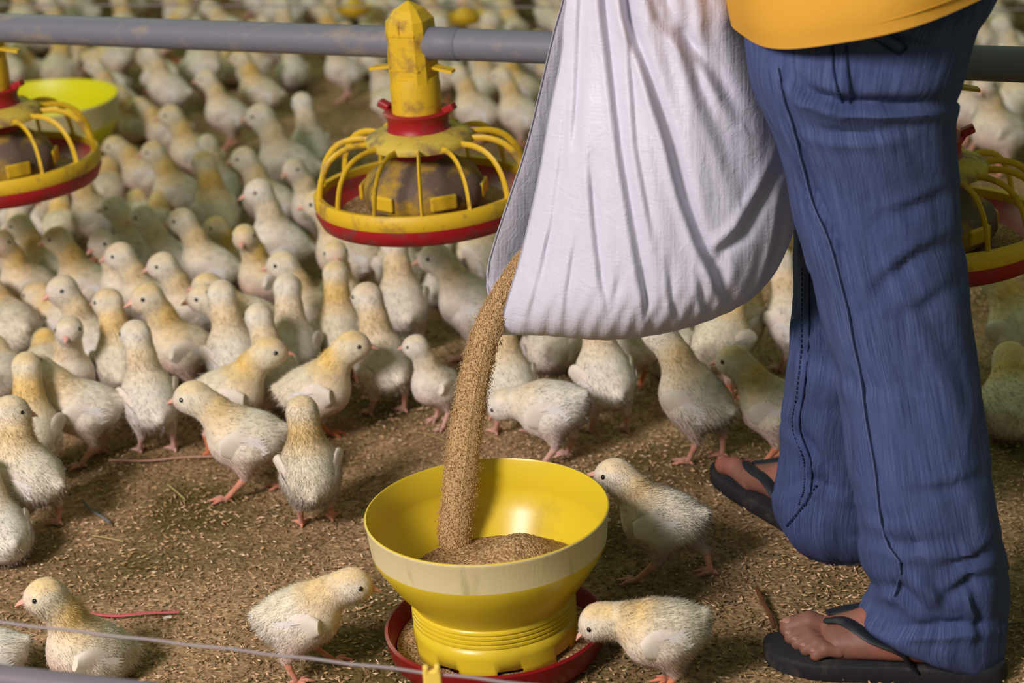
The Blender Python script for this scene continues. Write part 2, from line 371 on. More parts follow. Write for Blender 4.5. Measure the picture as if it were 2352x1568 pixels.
# ================================================================ CHICKS
CREAM = np.array(srgb(228, 218, 200)[:3]); YEL = np.array(srgb(226, 182, 88)[:3]); PINK = np.array(srgb(218, 182, 168)[:3])
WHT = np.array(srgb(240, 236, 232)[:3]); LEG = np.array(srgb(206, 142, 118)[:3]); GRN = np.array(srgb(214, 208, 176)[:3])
def chick_data(seed, bp=22, bz=.080, neck=(.050, .050), hyaw=0, hpitch=0, feet=((.012, .022), (-.008, -.022)), sit=False, fuzz=3600, wide=1.0, lift=None):
    """neck = (forward, up) of the head centre from the breast; returns meshes for body, wings, beak, eyes"""
    rr = random.Random(seed); np.random.seed(seed)
    if sit: bz = .040
    Rb = Matrix.Rotation(R(-bp), 4, 'Y')
    bc = Vector((0, 0, bz))
    def B(x, y, z): return bc + Rb @ Vector((x, y, z))
    nb = B(.024, 0, .012); hd = nb + Vector((neck[0] * .70, 0, neck[1] * .86 + .006))
    hd.y = math.sin(R(hyaw)) * .008
    mid = nb.lerp(hd, .5) + Vector((-.004, 0, 0))
    Rh = Matrix.Rotation(R(hyaw), 4, 'Z') @ Matrix.Rotation(R(hpitch), 4, 'Y')
    pr = [('ell', bc, (.041, .0350 * wide, .0355), Rb),
          ('ell', B(.017, 0, -.006), (.028, .032 * wide, .033), Rb),
          ('ell', B(-.022, 0, .004), (.027, .027, .026), Rb),
          ('cap', B(-.034, 0, .010), B(-.050, 0, .021), .013, .005),
          ('cap', B(.018, 0, .006), mid, .026, .0172),
          ('cap', mid, hd, .0172, .0155),
          ('ell', hd, (.0195, .0170, .0175), Rh),
          ('ell', hd + Rh @ Vector((.010, 0, -.004)), (.0135, .0110, .0105), Rh)]
    legs = []
    for sgn, ft in zip((1, -1), feet):
        hip = B(-.006, sgn * .019, -.014)
        if sit:
            pr.append(('cap', hip, Vector((.012, sgn * .022, .014)), .018, .011)); knee = Vector((.014, sgn * .022, .012))
            legs.append((Vector((.012, sgn * .021, .010)), Vector((.03, sgn * .022, .004)), sgn))
        else:
            foot = Vector((ft[0], ft[1], .003)); kz = .040
            if ft == lift: foot.z = .020
            knee = hip.lerp(foot, .58) + Vector((-.014, 0, .002)); knee.z = max(knee.z, foot.z + .022)
            pr.append(('cap', hip, knee, .0185, .0060)); legs.append((knee, foot, sgn))
    v, F = nets(pr, .0036, .016)
    hdn, mdn, nbn = np.array(hd), np.array(mid), np.array(nb)
    def colour(p):
        p = np.asarray(p); loc = np.array([(Rb.inverted() @ (Vector(q) - bc))[:] for q in p])
        c = np.tile(CREAM, (len(p), 1))
        def mixc(c, k, w_): w_ = np.clip(w_, 0, 1)[:, None]; return c * (1 - w_) + k * w_
        under = np.clip((-loc[:, 2] - .004) / .03, 0, 1); c = mixc(c, PINK, under * .75)
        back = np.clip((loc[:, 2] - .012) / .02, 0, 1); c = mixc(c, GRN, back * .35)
        dn = np.minimum(np.linalg.norm(p - mdn, axis=1), np.linalg.norm(p - nbn, axis=1))
        c = mixc(c, YEL, np.clip(1.35 - dn / .028, 0, .85) * np.clip(.75 + (nbn[0] - p[:, 0]) / .04 + .3, .15, 1))
        dh = np.linalg.norm(p - hdn, axis=1)
        c = mixc(c, CREAM, np.clip(1.4 - dh / .020, 0, .6))
        crown = np.clip((p[:, 2] - hdn[2] - .006) / .01, 0, 1) * (dh < .026); c = mixc(c, YEL * 1.05, crown * .4)
        fwd = np.array(hd + Rh @ Vector((.014, 0, -.004))); c = mixc(c, PINK, np.clip(1.3 - np.linalg.norm(p - fwd, axis=1) / .015, 0, .75))
        lowz = np.clip((.040 - p[:, 2]) / .012, 0, 1) * (0 if sit else 1); c = mixc(c, PINK * .97, lowz * .6)
        c = mixc(c, PINK, (np.clip((.02 - p[:, 2]) / .02, 0, .5)) if sit else np.zeros(len(p)))
        n1 = np.sin(p[:, 0] * 170 + seed) * np.sin(p[:, 1] * 150 + 2 * seed) * np.sin(p[:, 2] * 190); return c * (1 + .05 * n1[:, None])
    col = colour(v)
    # vertex normals
    n = np.zeros_like(v)
    a, b_, c_, d_ = (v[F[:, i]] for i in range(4)); fn = np.cross(c_ - a, d_ - b_)
    for i in range(4): np.add.at(n, F[:, i], fn)
    n /= np.linalg.norm(n, axis=1)[:, None] + 1e-12
    mb = MB(); mb.add(v.tolist(), F.tolist(), None, col.tolist()); nrm = n.tolist()
    # fluff: fine tapered barbs growing out of the skin and laid back along it
    fa = np.linalg.norm(fn, axis=1); pick = np.random.choice(len(F), fuzz, p=fa / fa.sum())
    w1, w2 = np.random.rand(fuzz, 1), np.random.rand(fuzz, 1)
    p = (a * (1 - w1) + b_ * w1)[pick] * (1 - w2) + (d_ * (1 - w1) + c_ * w1)[pick] * w2 if False else (a[pick] * (1 - w1) + b_[pick] * w1) * (1 - w2) + (d_[pick] * (1 - w1) + c_[pick] * w1) * w2
    nn = fn[pick] / (np.linalg.norm(fn[pick], axis=1)[:, None] + 1e-12)
    isneck = (np.linalg.norm(p - hdn, axis=1) < .03)
    lay = np.where(isneck[:, None], np.array([-.5, 0, -.7]), np.array(Rb @ Vector((-1, 0, -.25)))[None, :]) + np.random.normal(0, .35, (fuzz, 3))
    ln = np.where(isneck, .0030, .0050)[:, None] * (.6 + .8 * np.random.rand(fuzz, 1))
    if not sit: ln = np.where(p[:, 2:3] < .034, ln * .35, ln)
    tip = p + nn * ln * .45 + lay * ln * .8
    sd = np.cross(nn, lay); sd /= np.linalg.norm(sd, axis=1)[:, None] + 1e-9; sd *= .00048
    flip = np.sum(np.cross(2 * sd, tip - p + sd) * nn, 1) < 0; sd[flip] *= -1
    vv = np.stack([p - sd, p + sd, tip], 1).reshape(-1, 3); ff = [(3 * i, 3 * i + 1, 3 * i + 2) for i in range(fuzz)]
    hc = colour(p) * (.97 + .12 * np.random.rand(fuzz, 1)); mb.add(vv.tolist(), ff, None, np.repeat(hc, 3, 0).tolist())
    nrm += np.repeat(nn, 3, 0).tolist()
    nb0 = len(mb.v)
    for kn, ft, sgn in legs:
        k1 = kn.lerp(ft, .35)
        mb.tube([kn, k1, kn.lerp(ft, .8), ft], [.0056, .0040, .0036, .0042], 8, col=LEG)
        for ang, L in ((0, .023), (38, .019), (-38, .019), (180, .009)):
            d = Vector((math.cos(R(ang)), math.sin(R(ang)), 0))
            e = ft + d * L; e.z = .0018 if ft.z < .01 else ft.z - .010
            m_ = ft + d * L * .5; m_.z = ft.z * .8 + .002
            mb.tube([ft, m_, e], [.0034, .0026, .0012], 6, col=LEG * 1.03)
    me_o = mb.build('body', MT['chick'])
    me = me_o.data
    for q in mb.v[nb0:]: nrm.append((0, 0, 0))
    try: me.normals_split_custom_set_from_vertices(nrm)
    except Exception: pass
    out = {'body': me}
    bpy.data.objects.remove(me_o)
    # wings
    for nm, sgn in (('wl', 1), ('wr', -1)):
        wb = MB(); Rw = Rb @ Matrix.Rotation(R(17 * sgn), 4, 'Z') @ Matrix.Rotation(R(14), 4, 'Y')
        wc = B(-.003, sgn * .0312 * wide, .003)
        rows = []; cc = []
        for i in range(11):
            t = i / 10; x = .027 - .060 * t
            hgt = .0225 * math.sin(math.pi * min(1, .08 + t * .95)) ** .6 * (1 - .35 * t); th = .0070 * (1 - t * .5)
            row = []
            for j in range(12):
                an = 2 * math.pi * j / 12; row.append(wc + Rw @ Vector((x, th * math.cos(an) * (1 if t < .97 else .3), hgt * math.sin(an) - .004 * t)))
                cc.append(tuple(CREAM * (1 - t) * .98 + (PINK * .5 + WHT * .5) * t))
            rows.append(row)
        wb.grid(rows, col=None, caps=(True, True)); wb.c = [tuple(c) for c in cc]
        for q in range(6):                       # first flight feathers, bright white
            s0 = wc + Rw @ Vector((.006 - .003 * q, sgn * .0068, .008 - .0042 * q)); e0 = wc + Rw @ Vector((-.030 - .002 * (q % 2), sgn * .0060, .007 - .0040 * q))
            side = (Rw @ Vector((0, 0, 1))).normalized() * .0034; m0 = s0.lerp(e0, .55) + Rw @ Vector((0, sgn * .0012, 0))
            wb.add([s0, m0 - side, m0 + side, e0], [(0, 1, 2), (1, 3, 2)], None, tuple(WHT))
        o = wb.build('wing', MT['wing']); out[nm] = o.data; bpy.data.objects.remove(o)
    # beak (upper and lower) and eyes
    kb = MB()
    base = hd + Rh @ Vector((.0205, 0, -.003)); d = Rh @ Vector((1.15, 0, -.34)); upv = Rh @ Vector((0, 0, 1))
    kb.tube([base - d * .004, base + d * .003, base + d * .009 - upv * .0006, base + d * .0135 - upv * .0022], [.0066, .0058, .0034, .0006], 8, flat=.8)
    kb.tube([base - d * .003 - upv * .0028, base + d * .004 - upv * .0030, base + d * .0095 - upv * .0034], [.0050, .0042, .0008], 8, flat=.5)
    o = kb.build('beak', MT['beak']); out['beak'] = o.data; bpy.data.objects.remove(o)
    for nm, sgn in (('el', 1), ('er', -1)):
        eb = MB(); c0 = hd + Rh @ Vector((.0100, sgn * .0168, .0030)); rows = []
        for i in range(7):
            ph = math.pi * i / 6; rows.append([c0 + Vector((.0036 * math.sin(ph) * math.cos(q * math.pi / 5), .0036 * math.cos(ph), .0036 * math.sin(ph) * math.sin(q * math.pi / 5))) for q in range(10)])
        eb.grid(rows); o = eb.build('eye', MT['eye']); out[nm] = o.data; bpy.data.objects.remove(o)
    return out
VAR = {}
def variant(key, **kw):
    VAR[key] = chick_data(sum(map(ord, key)) % 997, **kw)
variant('up', bp=30, neck=(.030, .062))
variant('upl', bp=30, neck=(.026, .064), hyaw=55)
variant('upr', bp=30, neck=(.026, .064), hyaw=-55)
variant('tall', bp=38, bz=.082, neck=(.018, .066), hyaw=20)
variant('mid', bp=16, neck=(.050, .040))
variant('midl', bp=18, neck=(.046, .044), hyaw=30)
variant('midr', bp=18, neck=(.046, .044), hyaw=-40)
variant('low', bp=-4, neck=(.062, -.020), hpitch=35)
variant('walk', bp=12, neck=(.055, .036), feet=((.030, .020), (-.034, -.020)))
variant('sit', bp=18, neck=(.030, .054), sit=True)
variant('sitl', bp=16, neck=(.026, .056), hyaw=50, sit=True)
variant('sitlow', bp=6, neck=(.044, .022), sit=True, wide=1.12)
variant('ball', bp=4, neck=(.022, .014), hyaw=70, hpitch=30, sit=True, wide=1.18)
variant('hero_right', bp=14, neck=(.062, .012), hpitch=8, feet=((.034, .020), (-.012, -.022)), fuzz=14000)
variant('hero_sit', bp=34, neck=(.034, .056), hyaw=-12, sit=True, fuzz=14000, wide=1.1)
variant('hero_peck', bp=0, neck=(.066, -.004), hpitch=28, feet=((.006, .022), (-.006, -.020)), fuzz=14000, wide=1.05)
variant('hero_away', bp=40, bz=.080, neck=(.014, .050), hyaw=10, feet=((.006, .018), (.012, -.022)), fuzz=14000)
variant('hero_stride', bp=10, neck=(.046, .032), hpitch=-8, feet=((.030, .020), (-.052, -.022)), fuzz=14000)
variant('hero_back', bp=30, neck=(.012, .056), hyaw=-120, hpitch=10, feet=((.012, .022), (-.014, -.022)), fuzz=7000)
variant('stretch', bp=32, bz=.086, neck=(.050, .052), hpitch=-25, feet=((.004, .018), (-.022, -.022)), fuzz=6000)

CENTRE_Z = {'sit': .04, 'sitl': .04, 'sitlow': .04, 'ball': .04, 'hero_sit': .04}
chick_spots = []
def chick(px, py, head, var, label, scale=1.0, group=None, parts=True, world=None):
    d = VAR[var]
    cz = CENTRE_Z.get(var, .078) * scale
    g = world if world is not None else G(px, py, cz); loc = Vector((g.x, g.y, 0.0))
    chick_spots.append((loc.x, loc.y))
    r = empty('chick', loc, label, 'chick', group or 'chicks on the litter', R(head)); r.scale = (scale,) * 3
    names = [('body', 'body'), ('wl', 'wing'), ('wr', 'wing')] + ([('beak', 'beak'), ('el', 'eye'), ('er', 'eye')] if parts else [('beak', 'beak')])
    for k, nm in names:
        o = bpy.data.objects.new(nm, d[k]); COL.objects.link(o); o.parent = r
    return r
# the three dozen nearest, then the crowd; (x, y) is the middle of the body in the photo
CHICKS = [
 (690,1416,6,'hero_right','white chick stepping right towards the yellow hopper, pale cord crossing its feet',.97),
 (205,1492,200,'hero_sit','white chick sitting at lower left behind the cord, facing left with open dark eye',1.03),
 (-32,1508,190,'sitlow','dim greyish chick cut by the lower left corner of the photo',.95),
 (1520,1450,178,'hero_peck','white chick leaning left to peck at the red tray of the yellow hopper',.98),
 (1520,1192,158,'hero_stride','chick striding between yellow hopper and far sandal, one leg thrust back',1.05),
 (712,1082,98,'hero_away','lone chick standing with its back to the camera, yellow nape, in front of the flock',1.04),
 (66,1088,150,'hero_back','chick at left edge looking back to the right over its wing',1.08),
 (2,1222,120,'sit','chick cut by the left edge, only its white rear showing, below the one looking back',1.05),
 (205,940,184,'mid','chick in profile facing left with one straight leg, front of the left flock',1.08),
 (322,925,112,'tall','tall chick seen from behind with a bright white folded wing, beside the profile chick',1.06),
 (88,985,96,'up','chick with its back turned, rounded rump, behind the one looking back at left edge',1.04),
 (880,832,122,'tall','tall chick with yellow nape standing left of the falling feed, one leg showing',1.08),
 (1003,885,-140,'upr','small chick facing the camera just left of the falling feed',.82),
 (1170,880,102,'up','chick seen from behind just right of the falling feed, orange foot below',1.04),
 (1268,938,160,'low','chick darting low under the sack beside the falling feed, pale green back',1.06),
 (1392,868,108,'up','chick with bright white wing patch and its back to the camera under the sack middle',1.1),
 (1605,925,140,'stretch','chick stretching up and to the left below the right end of the sack',1.12),
 (1775,935,150,'mid','chick half hidden by the far trouser leg',1.05),
 (1262,800,80,'sitlow','shaded grey chick low under the middle of the sack, left one',1.0),
 (1450,788,160,'mid','chick right under the sack hem, left of the trio by the leg',1.0),
 (1552,815,100,'sitlow','rounded shaded chick behind the stretching one',1.08),
 (1655,775,60,'mid','plump chick facing away in the trio under the right end of the sack',1.1),
 (1725,742,55,'mid','chick close behind the plump one in the trio under the sack',1.05),
 (1792,735,120,'up','pale yellow chick touching the far trouser leg above knee height of the flock',1.05),
 (525,905,8,'walk','chick hurrying right, upper one of the two running in front of the left flock',1.08),
 (565,1005,175,'walk','chick running left with one pink leg thrown back, lower of the two runners',1.12),
 (712,885,4,'mid','chick facing right with pink beak just left of the tall yellow-naped chick',1.08),
 (25,572,30,'upr','chick at left edge facing right, above the dim group',1.05),
 (140,528,100,'sitlow','white chick sitting with its back turned below the left pan feeder',1.0),
 (108,620,170,'up','dim brownish chick facing left, second row at far left',1.0),
 (72,655,200,'upl','chick with deep pink beak facing left at far left of the dim group',1.02),
 (200,655,182,'up','dim pinkish chick facing left, middle of the dim group',1.02),
 (292,665,176,'upl','dim yellow-necked chick behind the middle of the dim group',1.04),
 (325,578,176,'up','yellow chick facing left with orange beak, above the dim group',1.0),
 (392,598,182,'up','white chick with pink face leaning left below the orange-beaked one',1.0),
 (478,610,178,'up','chick with long upright neck and orange beak, centre of the left flock',1.04),
 (556,598,186,'sit','small-headed orange-beaked chick behind the one facing the camera',.96),
 (612,640,-150,'upl','chick turning its face to the camera in the middle of the left flock',1.0),
 (645,560,178,'tall','white broad-winged chick stretching its neck left below the centre pan feeder',1.1),
 (832,590,178,'up','large white chick facing left directly under the left rim of the centre pan feeder',1.15),
 (782,690,-100,'tall','thin chick looking straight at the camera, left of the round-backed one',.98),
 (372,705,184,'up','pinkish chick facing left, lower middle of the left flock',1.05),
 (438,712,186,'up','orange-beaked chick facing left close behind the pinkish one',1.04),
 (668,725,178,'up','large chick in left profile with pink beak, right of centre of the left flock',1.06),
 (605,730,180,'mid','chick with dark pink beak peering left from under the large profile one',1.02),
 (560,768,182,'mid','chick with white crown and pink beak facing left, spreading yellow wing',1.08),
 (755,765,88,'up','brown-naped chick seen from behind, left of the tall yellow-naped one',1.02),
 (685,795,90,'up','cream chick seen from behind with a tall yellow neck, front right of the left flock',1.06),
 (215,775,160,'upl','chick with yellow crown looking left above the white balls of down',1.08),
 (330,825,100,'upl','greenish yellow chick seen from behind next to the white folded wing',1.06),
 (400,815,196,'up','fluffy chick turned to the left camera side, sleepy eye, lower left flock',1.1),
 (520,822,112,'up','yellow-necked chick seen from behind above the two runners',1.08),
 (632,860,118,'up','chick whose yellow nape rises just above the runners',1.02),
 (152,865,-40,'upr','white chick half asleep facing right at lower left',1.0),
 (92,842,90,'ball','small round ball of white down beside the half asleep chick',.9),
 (15,855,100,'ball','white chick with rounded back cut by the left edge, middle height',1.1),
 (42,752,130,'sitlow','big dim grey chick crouching at the left edge',1.3),
 (140,745,150,'sitlow','dim grey-pink crouching chick next to the big grey one',1.1),
 (212,818,80,'sitlow','white low chick between the half asleep one and the white folded wing',.95),
 (265,228,178,'up','chick standing against the far yellow hopper, facing left',.98),
 (322,285,176,'sit','chick with its eye shut, right of the far yellow hopper',1.0),
 (385,302,182,'mid','chick with reddish beak facing left, upper one of the pair right of the far hopper',1.0),
 (448,355,184,'up','chick with yellow neck facing left, lower one of the pair right of the far hopper',1.06),
 (330,398,178,'mid','flat-backed chick facing left beside the rim of the left pan feeder',1.02),
 (255,440,90,'sitlow','round white chick sitting with its back turned right of the left pan feeder',1.04),
 (408,450,178,'up','chick with grey face and long neck looking left, left middle of the flock',1.04),
 (478,440,120,'up','chick turning away behind the long-necked grey-faced one',.98),
 (500,492,118,'tall','chick with stretched yellow neck seen from behind, middle of the flock',1.06),
 (628,468,178,'up','chick with orange beak facing left, left of the centre pan feeder',1.08),
 (722,482,172,'upl','chick close to the left rim of the centre pan feeder looking left',1.0),
 (662,378,178,'up','largest chick left of the centre pan feeder, beak low to the left',1.22),
 (716,340,110,'tall','chick with slim neck seen from behind, touching the feeder grill on the left',1.02),
 (522,262,178,'up','chick facing left on the bare patch, dark eye, upper middle',1.0),
 (598,212,172,'up','yellow-headed chick turned left just below the grey pipe',1.0),
 (388,205,160,'up','tall chick below the pipe, leaning left over the dark litter patch',1.02),
 (210,148,178,'sit','white chick with bright wing sitting just under the pipe at left',1.02),
 (225,500,176,'up','chick with grey-yellow neck behind the edge chicks at left',1.04),
 (330,500,90,'ball','small yellow-green head and back in the crowd at left',.9),
 (385,505,90,'sitlow','pale green backed chick between two facing left',1.0),
 (60,500,20,'sitlow','pale chick tucked under the left pan feeder',1.0),
 (905,605,100,'mid','chick bending behind the round-backed one under the centre feeder',1.0),
 (925,700,104,'up','round-backed chick with yellow neck seen from behind, left of the falling feed',1.08),
 (1050,580,90,'up','pinkish chick seen from behind under the centre pan feeder',1.02),
 (1120,585,110,'tall','yellow-necked chick from behind at the left edge of the sack',1.08),
 (1085,700,150,'midl','plump chick behind the falling feed, shaded breast',1.15),
 (1010,640,80,'sit','chick crouching in the shade beneath the centre pan feeder',.95),
 (960,560,120,'up','chick standing straight under the red pan of the centre feeder',1.0),
 (1190,205,170,'up','chick between the pan feeder tube and the sack, facing left near the pipe',.98),
 (1095,255,168,'up','greenish chick with pale beak just right of the red collar',1.0),
 (1195,262,160,'up','chick beside the sack edge above the pan grill',1.0),
 (1120,200,100,'up','chick seen from behind, right of the feeder tube',.96),
 (2225,250,200,'up','chick peeping out right behind the trouser thigh',1.1),
 (2295,300,190,'upl','chick facing left above the right pan feeder',1.15),
 (2345,235,100,'up','chick at the right edge under the pipe',1.1),
 (2350,760,120,'mid','shaded chick cut by the right edge beside the knee of the jeans',1.15),
 (2325,935,80,'sitlow','dark shaded chick low at the right edge behind the calf of the jeans',1.2),
]
spots = []
for (x, y, hd, va, lb, sc) in CHICKS: g_ = G(x, y, CENTRE_Z.get(va, .078) * sc); spots.append([g_.x, g_.y])
def half_extent(i, ux, uy):
    a = R(CHICKS[i][2]); c = abs(ux * math.cos(a) + uy * math.sin(a)); return (.034 + .022 * c) * CHICKS[i][5]
for _ in range(60):                       # nudge neighbours apart so that bodies touch but do not merge
    for i in range(len(spots)):
        for j in range(i):
            dx, dy = spots[i][0] - spots[j][0], spots[i][1] - spots[j][1]; d = math.hypot(dx, dy) + 1e-6
            need = (half_extent(i, dx / d, dy / d) + half_extent(j, dx / d, dy / d)) * .93
            if d < need:
                wi, wj = (.1 if i < 18 else 1), (.1 if j < 18 else 1); k = (need - d) * .5 / (wi + wj)
                spots[i][0] += dx / d * k * wi * .6; spots[i][1] += dy / d * k * wi * 1.2; spots[j][0] -= dx / d * k * wj * .6; spots[j][1] -= dy / d * k * wj * 1.2
for (x, y, hd, va, lb, sc), sp_ in zip(CHICKS, spots):
    chick(x, y, hd + rnd.uniform(-4, 4), va, lb, sc, group='broiler chicks on the litter', world=Vector((sp_[0], sp_[1], 0)))

# ================================================================ FLOOR AND LITTER
fl = MB(); fl.add([(-6, -1, 0), (6, -1, 0), (6, 14, 0), (-6, 14, 0)], [(0, 1, 2, 3)])
o = fl.build('floor', MT['floor'], smooth=False); o['kind'] = 'structure'
def husks():
    np.random.seed(3); n = 90000
    y = 1.55 + 3.4 * np.random.rand(n) ** 1.5; x = (np.random.rand(n) - .5) * (.55 + y * .62)
    a = np.random.rand(n) * 2 * np.pi; L = .0026 + .0022 * np.random.rand(n); W = L * .33
    dz = (np.random.rand(n) - .3) * .0030; z = .0012 + .0035 * np.random.rand(n)
    d = np.stack([np.cos(a), np.sin(a), dz / L], 1); s = np.stack([-np.sin(a), np.cos(a), (np.random.rand(n) - .5) * .8], 1)
    c = np.stack([x, y, z], 1); up = np.array([0, 0, .0009])
    V = np.stack([c - d * L[:, None], c + s * W[:, None] - up, c + d * L[:, None], c - s * W[:, None] - up, c + up], 1).reshape(-1, 3)
    F = []; 
    for i in range(n): k = 5 * i; F += [(k, k + 4, k + 1), (k + 1, k + 4, k + 2), (k + 2, k + 4, k + 3), (k + 3, k + 4, k)]
    pal = np.array([srgb(*q)[:3] for q in ((192, 156, 118), (208, 174, 136), (172, 136, 98), (146, 114, 80), (178, 154, 112), (218, 192, 158), (108, 90, 60), (124, 116, 78))])
    pc = pal[np.random.choice(8, n, p=[.22, .13, .2, .14, .1, .05, .1, .06])]
    big = np.sin(x * 5.1 + 1) * np.sin(y * 6.3) + .6 * np.sin(x * 11 + y * 9) + np.random.normal(0, .4, n)
    pc = np.where((big > .55)[:, None], pc * np.array([.55, .58, .42]), pc)
    mb = MB(); mb.v = V.tolist(); mb.f = F; mb.mi = [0] * len(F); mb.uv = [(0, 0)] * len(V); mb.c = np.repeat(pc, 5, 0).tolist()
    o = mb.build('rice_husks', MT['husk'], smooth=False)
    tag(o, 'loose brown rice husks strewn over the floor as litter', 'litter', kind='stuff')
husks()

# ================================================================ PIPE AND PAN FEEDERS
p0 = P(0, 64, 3.2); zpipe = p0.z
p1 = G(2280, 146, zpipe)
pd = (p1 - p0).normalized()
def on_pipe(px):
    lo, hi = -3.0, 4.0
    for _ in range(50):
        m = (lo + hi) / 2
        if proj(p0 + pd * m)[0] < px: lo = m
        else: hi = m
    return p0 + pd * lo
pp = MB(); A, B_ = p0 - pd * 2.2, p1 + pd * 1.2
pp.tube([A, B_], .0225, 32)
pc = A.copy(); root = empty('feed_pipe', (A.x, A.y, A.z), 'long dusty grey feed pipe carrying the pan feeders across the shed', 'pipe')
o = pp.build('pipe_wall', MT['pipe'], root); o.matrix_parent_inverse = Matrix.Translation(-A)
for t in (on_pipe(1012),):
    q = t; jb = MB(); jb.tube([q - pd * .030, q - pd * .029, q + pd * .029, q + pd * .030], [.0226, .0236, .0236, .0226], 32)
    o = jb.build('coupling', MT['pipe'], root); o.matrix_parent_inverse = Matrix.Translation(-A)
# suspension line above pipe at the back of the shed
def pan_feeder(c, ang, label, drop=.217):
    """c = point on the pipe axis"""
    r = empty('pan_feeder', (c.x, c.y, c.z - drop), label, 'feeder', 'pan feeders hanging from the pipe', ang)
    zr = drop                                   # pipe axis height in local frame; ring plane at 0
    Y, D, F_, RD = MT['yellow_dirty'], MT['yellow_dirty'], MT['yellow_filthy'], MT['red_dirty']
    m = MB()                                    # faceted saddle over the pipe with a pointed roof
    def octo(hw, z, ch=.35):
        k = hw * (1 - ch); return [(hw, -k, z), (hw, k, z), (k, hw, z), (-k, hw, z), (-hw, k, z), (-hw, -k, z), (-k, -hw, z), (k, -hw, z)]
    m.grid([octo(.030, zr - .060), octo(.030, zr + .020), octo(.029, zr + .034), octo(.018, zr + .049), octo(.002, zr + .060)], caps=(True, True))
    m.box((0, -.0305, zr + .016), (.040, .002, .003)); m.box((-.004, -.0305, zr + .022), (.003, .003, .016))
    m.box((0, -.0305, zr - .034), (.046, .002, .002))
    m.build('saddle', Y, r, smooth=False)
    t = MB(); t.lathe([(.0, zr - .10), (.036, zr - .10), (.0365, zr - .06), (.034, zr - .048), (0, zr - .046)], 40); t.build('drop_tube', F_ if False else Y, r)
    for s in (-1, 1):
        ft = MB(); ft.add([(s * .026, -.004, zr - .036), (s * .066, -.012, zr - .040), (s * .064, .004, zr - .040), (s * .026, .012, zr - .034),
                              (s * .026, -.004, zr - .032), (s * .066, -.012, zr - .036), (s * .064, .004, zr - .036), (s * .026, .012, zr - .030)],
                             [(0, 1, 2, 3), (4, 7, 6, 5), (0, 4, 5, 1), (1, 5, 6, 2), (2, 6, 7, 3), (3, 7, 4, 0)])
        ft.build('side_fin', Y, r, smooth=False)
    k = MB(); k.lathe([(.036, .118), (.046, .120), (.050, .117), (.047, .112), (.0445, .108), (.0445, .096), (.047, .092), (.040, .088)], 48); k.build('collar', RD, r)
    for s in (-1, 1):
        e = MB(); e.box((s * .052, 0, .124), (.018, .016, .010), Matrix.Rotation(R(-25 * s), 3, 'Y')); e.build('latch', RD, r, smooth=False, bevel=.002)
    q = MB(); q.lathe([(.036, .094), (.060, .090), (.076, .083), (.080, .077), (.079, .071), (.074, .070), (.040, .080), (.036, .088)], 56, closed_prof=True)
    q.build('cap', plain('dusty_cap', srgb(202, 176, 70), .6, .3, srgb(140, 116, 72), .5, 30), r)
    i2 = MB(); i2.lathe([(.038, .086), (.038, .060), (.041, .052), (.038, .050)], 40); i2.build('inner_collar', RD, r)
    ic = MB(); n = 72; rows = []
    for (rr, z) in ((.036, .054), (.050, .046), (.068, .034), (.082, .022), (.087, .010), (.088, -.008), (.084, -.016)):
        row = []
        for j in range(n):
            a = 2 * math.pi * j / n; sc = 1 + (.05 * max(0, math.cos(6 * a)) ** .5 if z < .03 else 0)
            row.append((rr * sc * math.cos(a), rr * sc * math.sin(a), z))
        rows.append(row)
    ic.grid(rows); ic.build('feed_cone', F_, r)
    for j in range(6):
        a = 2 * math.pi * (j + .25) / 6; pl = MB()
        Rz = Matrix.Rotation(a, 3, 'Z'); pl.box(Rz @ Vector((.0895, 0, .002)), (.006, .040, .022), Rz); pl.build('feed_gate', D, r, smooth=False, bevel=.003)
    gr = MB(); gr.lathe([(.149, .006), (.157, .007), (.161, .002), (.161, -.012), (.157, -.018), (.150, -.014), (.149, -.004)], 96, closed_prof=True)
    g = gr.build('grill_ring', Y, r)
    for j in range(14):
        a = 2 * math.pi * (j + .5) / 14; d = Vector((math.cos(a), math.sin(a), 0)); sp = MB()
        prof = cr_spline([(.074, .076), (.100, .076), (.126, .066), (.144, .044), (.152, .018), (.154, -.002)], 14)
        sp.tube([d * pr_[0] + Vector((0, 0, pr_[1])) for pr_ in prof], .0045, 6, flat=.62, up=d.cross(Vector((0, 0, 1))))
        sp.build('spoke', Y, g)
    pn = MB(); pn.lathe([(.156, -.004), (.160, -.022), (.153, -.038), (.120, -.048), (.06, -.052), (.001, -.052), (.001, -.048), (.06, -.046), (.115, -.032), (.140, -.016), (.150, -.004)], 96, closed_prof=True)
    pn.build('pan', RD, r)
    wd = MB(); wd.lathe([(.001, -.033), (.110, -.028), (.122, -.024)], 48); wd.build('feed_crumbs', MT['feed'], r)
    return r
pang = math.atan2(pd.y, pd.x)
f1 = pan_feeder(on_pipe(945), pang, 'dusty yellow and red pan feeder hanging left of the sack, wholly in view')
f2 = pan_feeder(on_pipe(-50), pang + .2, 'yellow and red pan feeder cut by the left edge of the photo')
f3 = pan_feeder(on_pipe(2130), pang + .3, 'shaded yellow pan feeder half hidden behind the blue jeans')

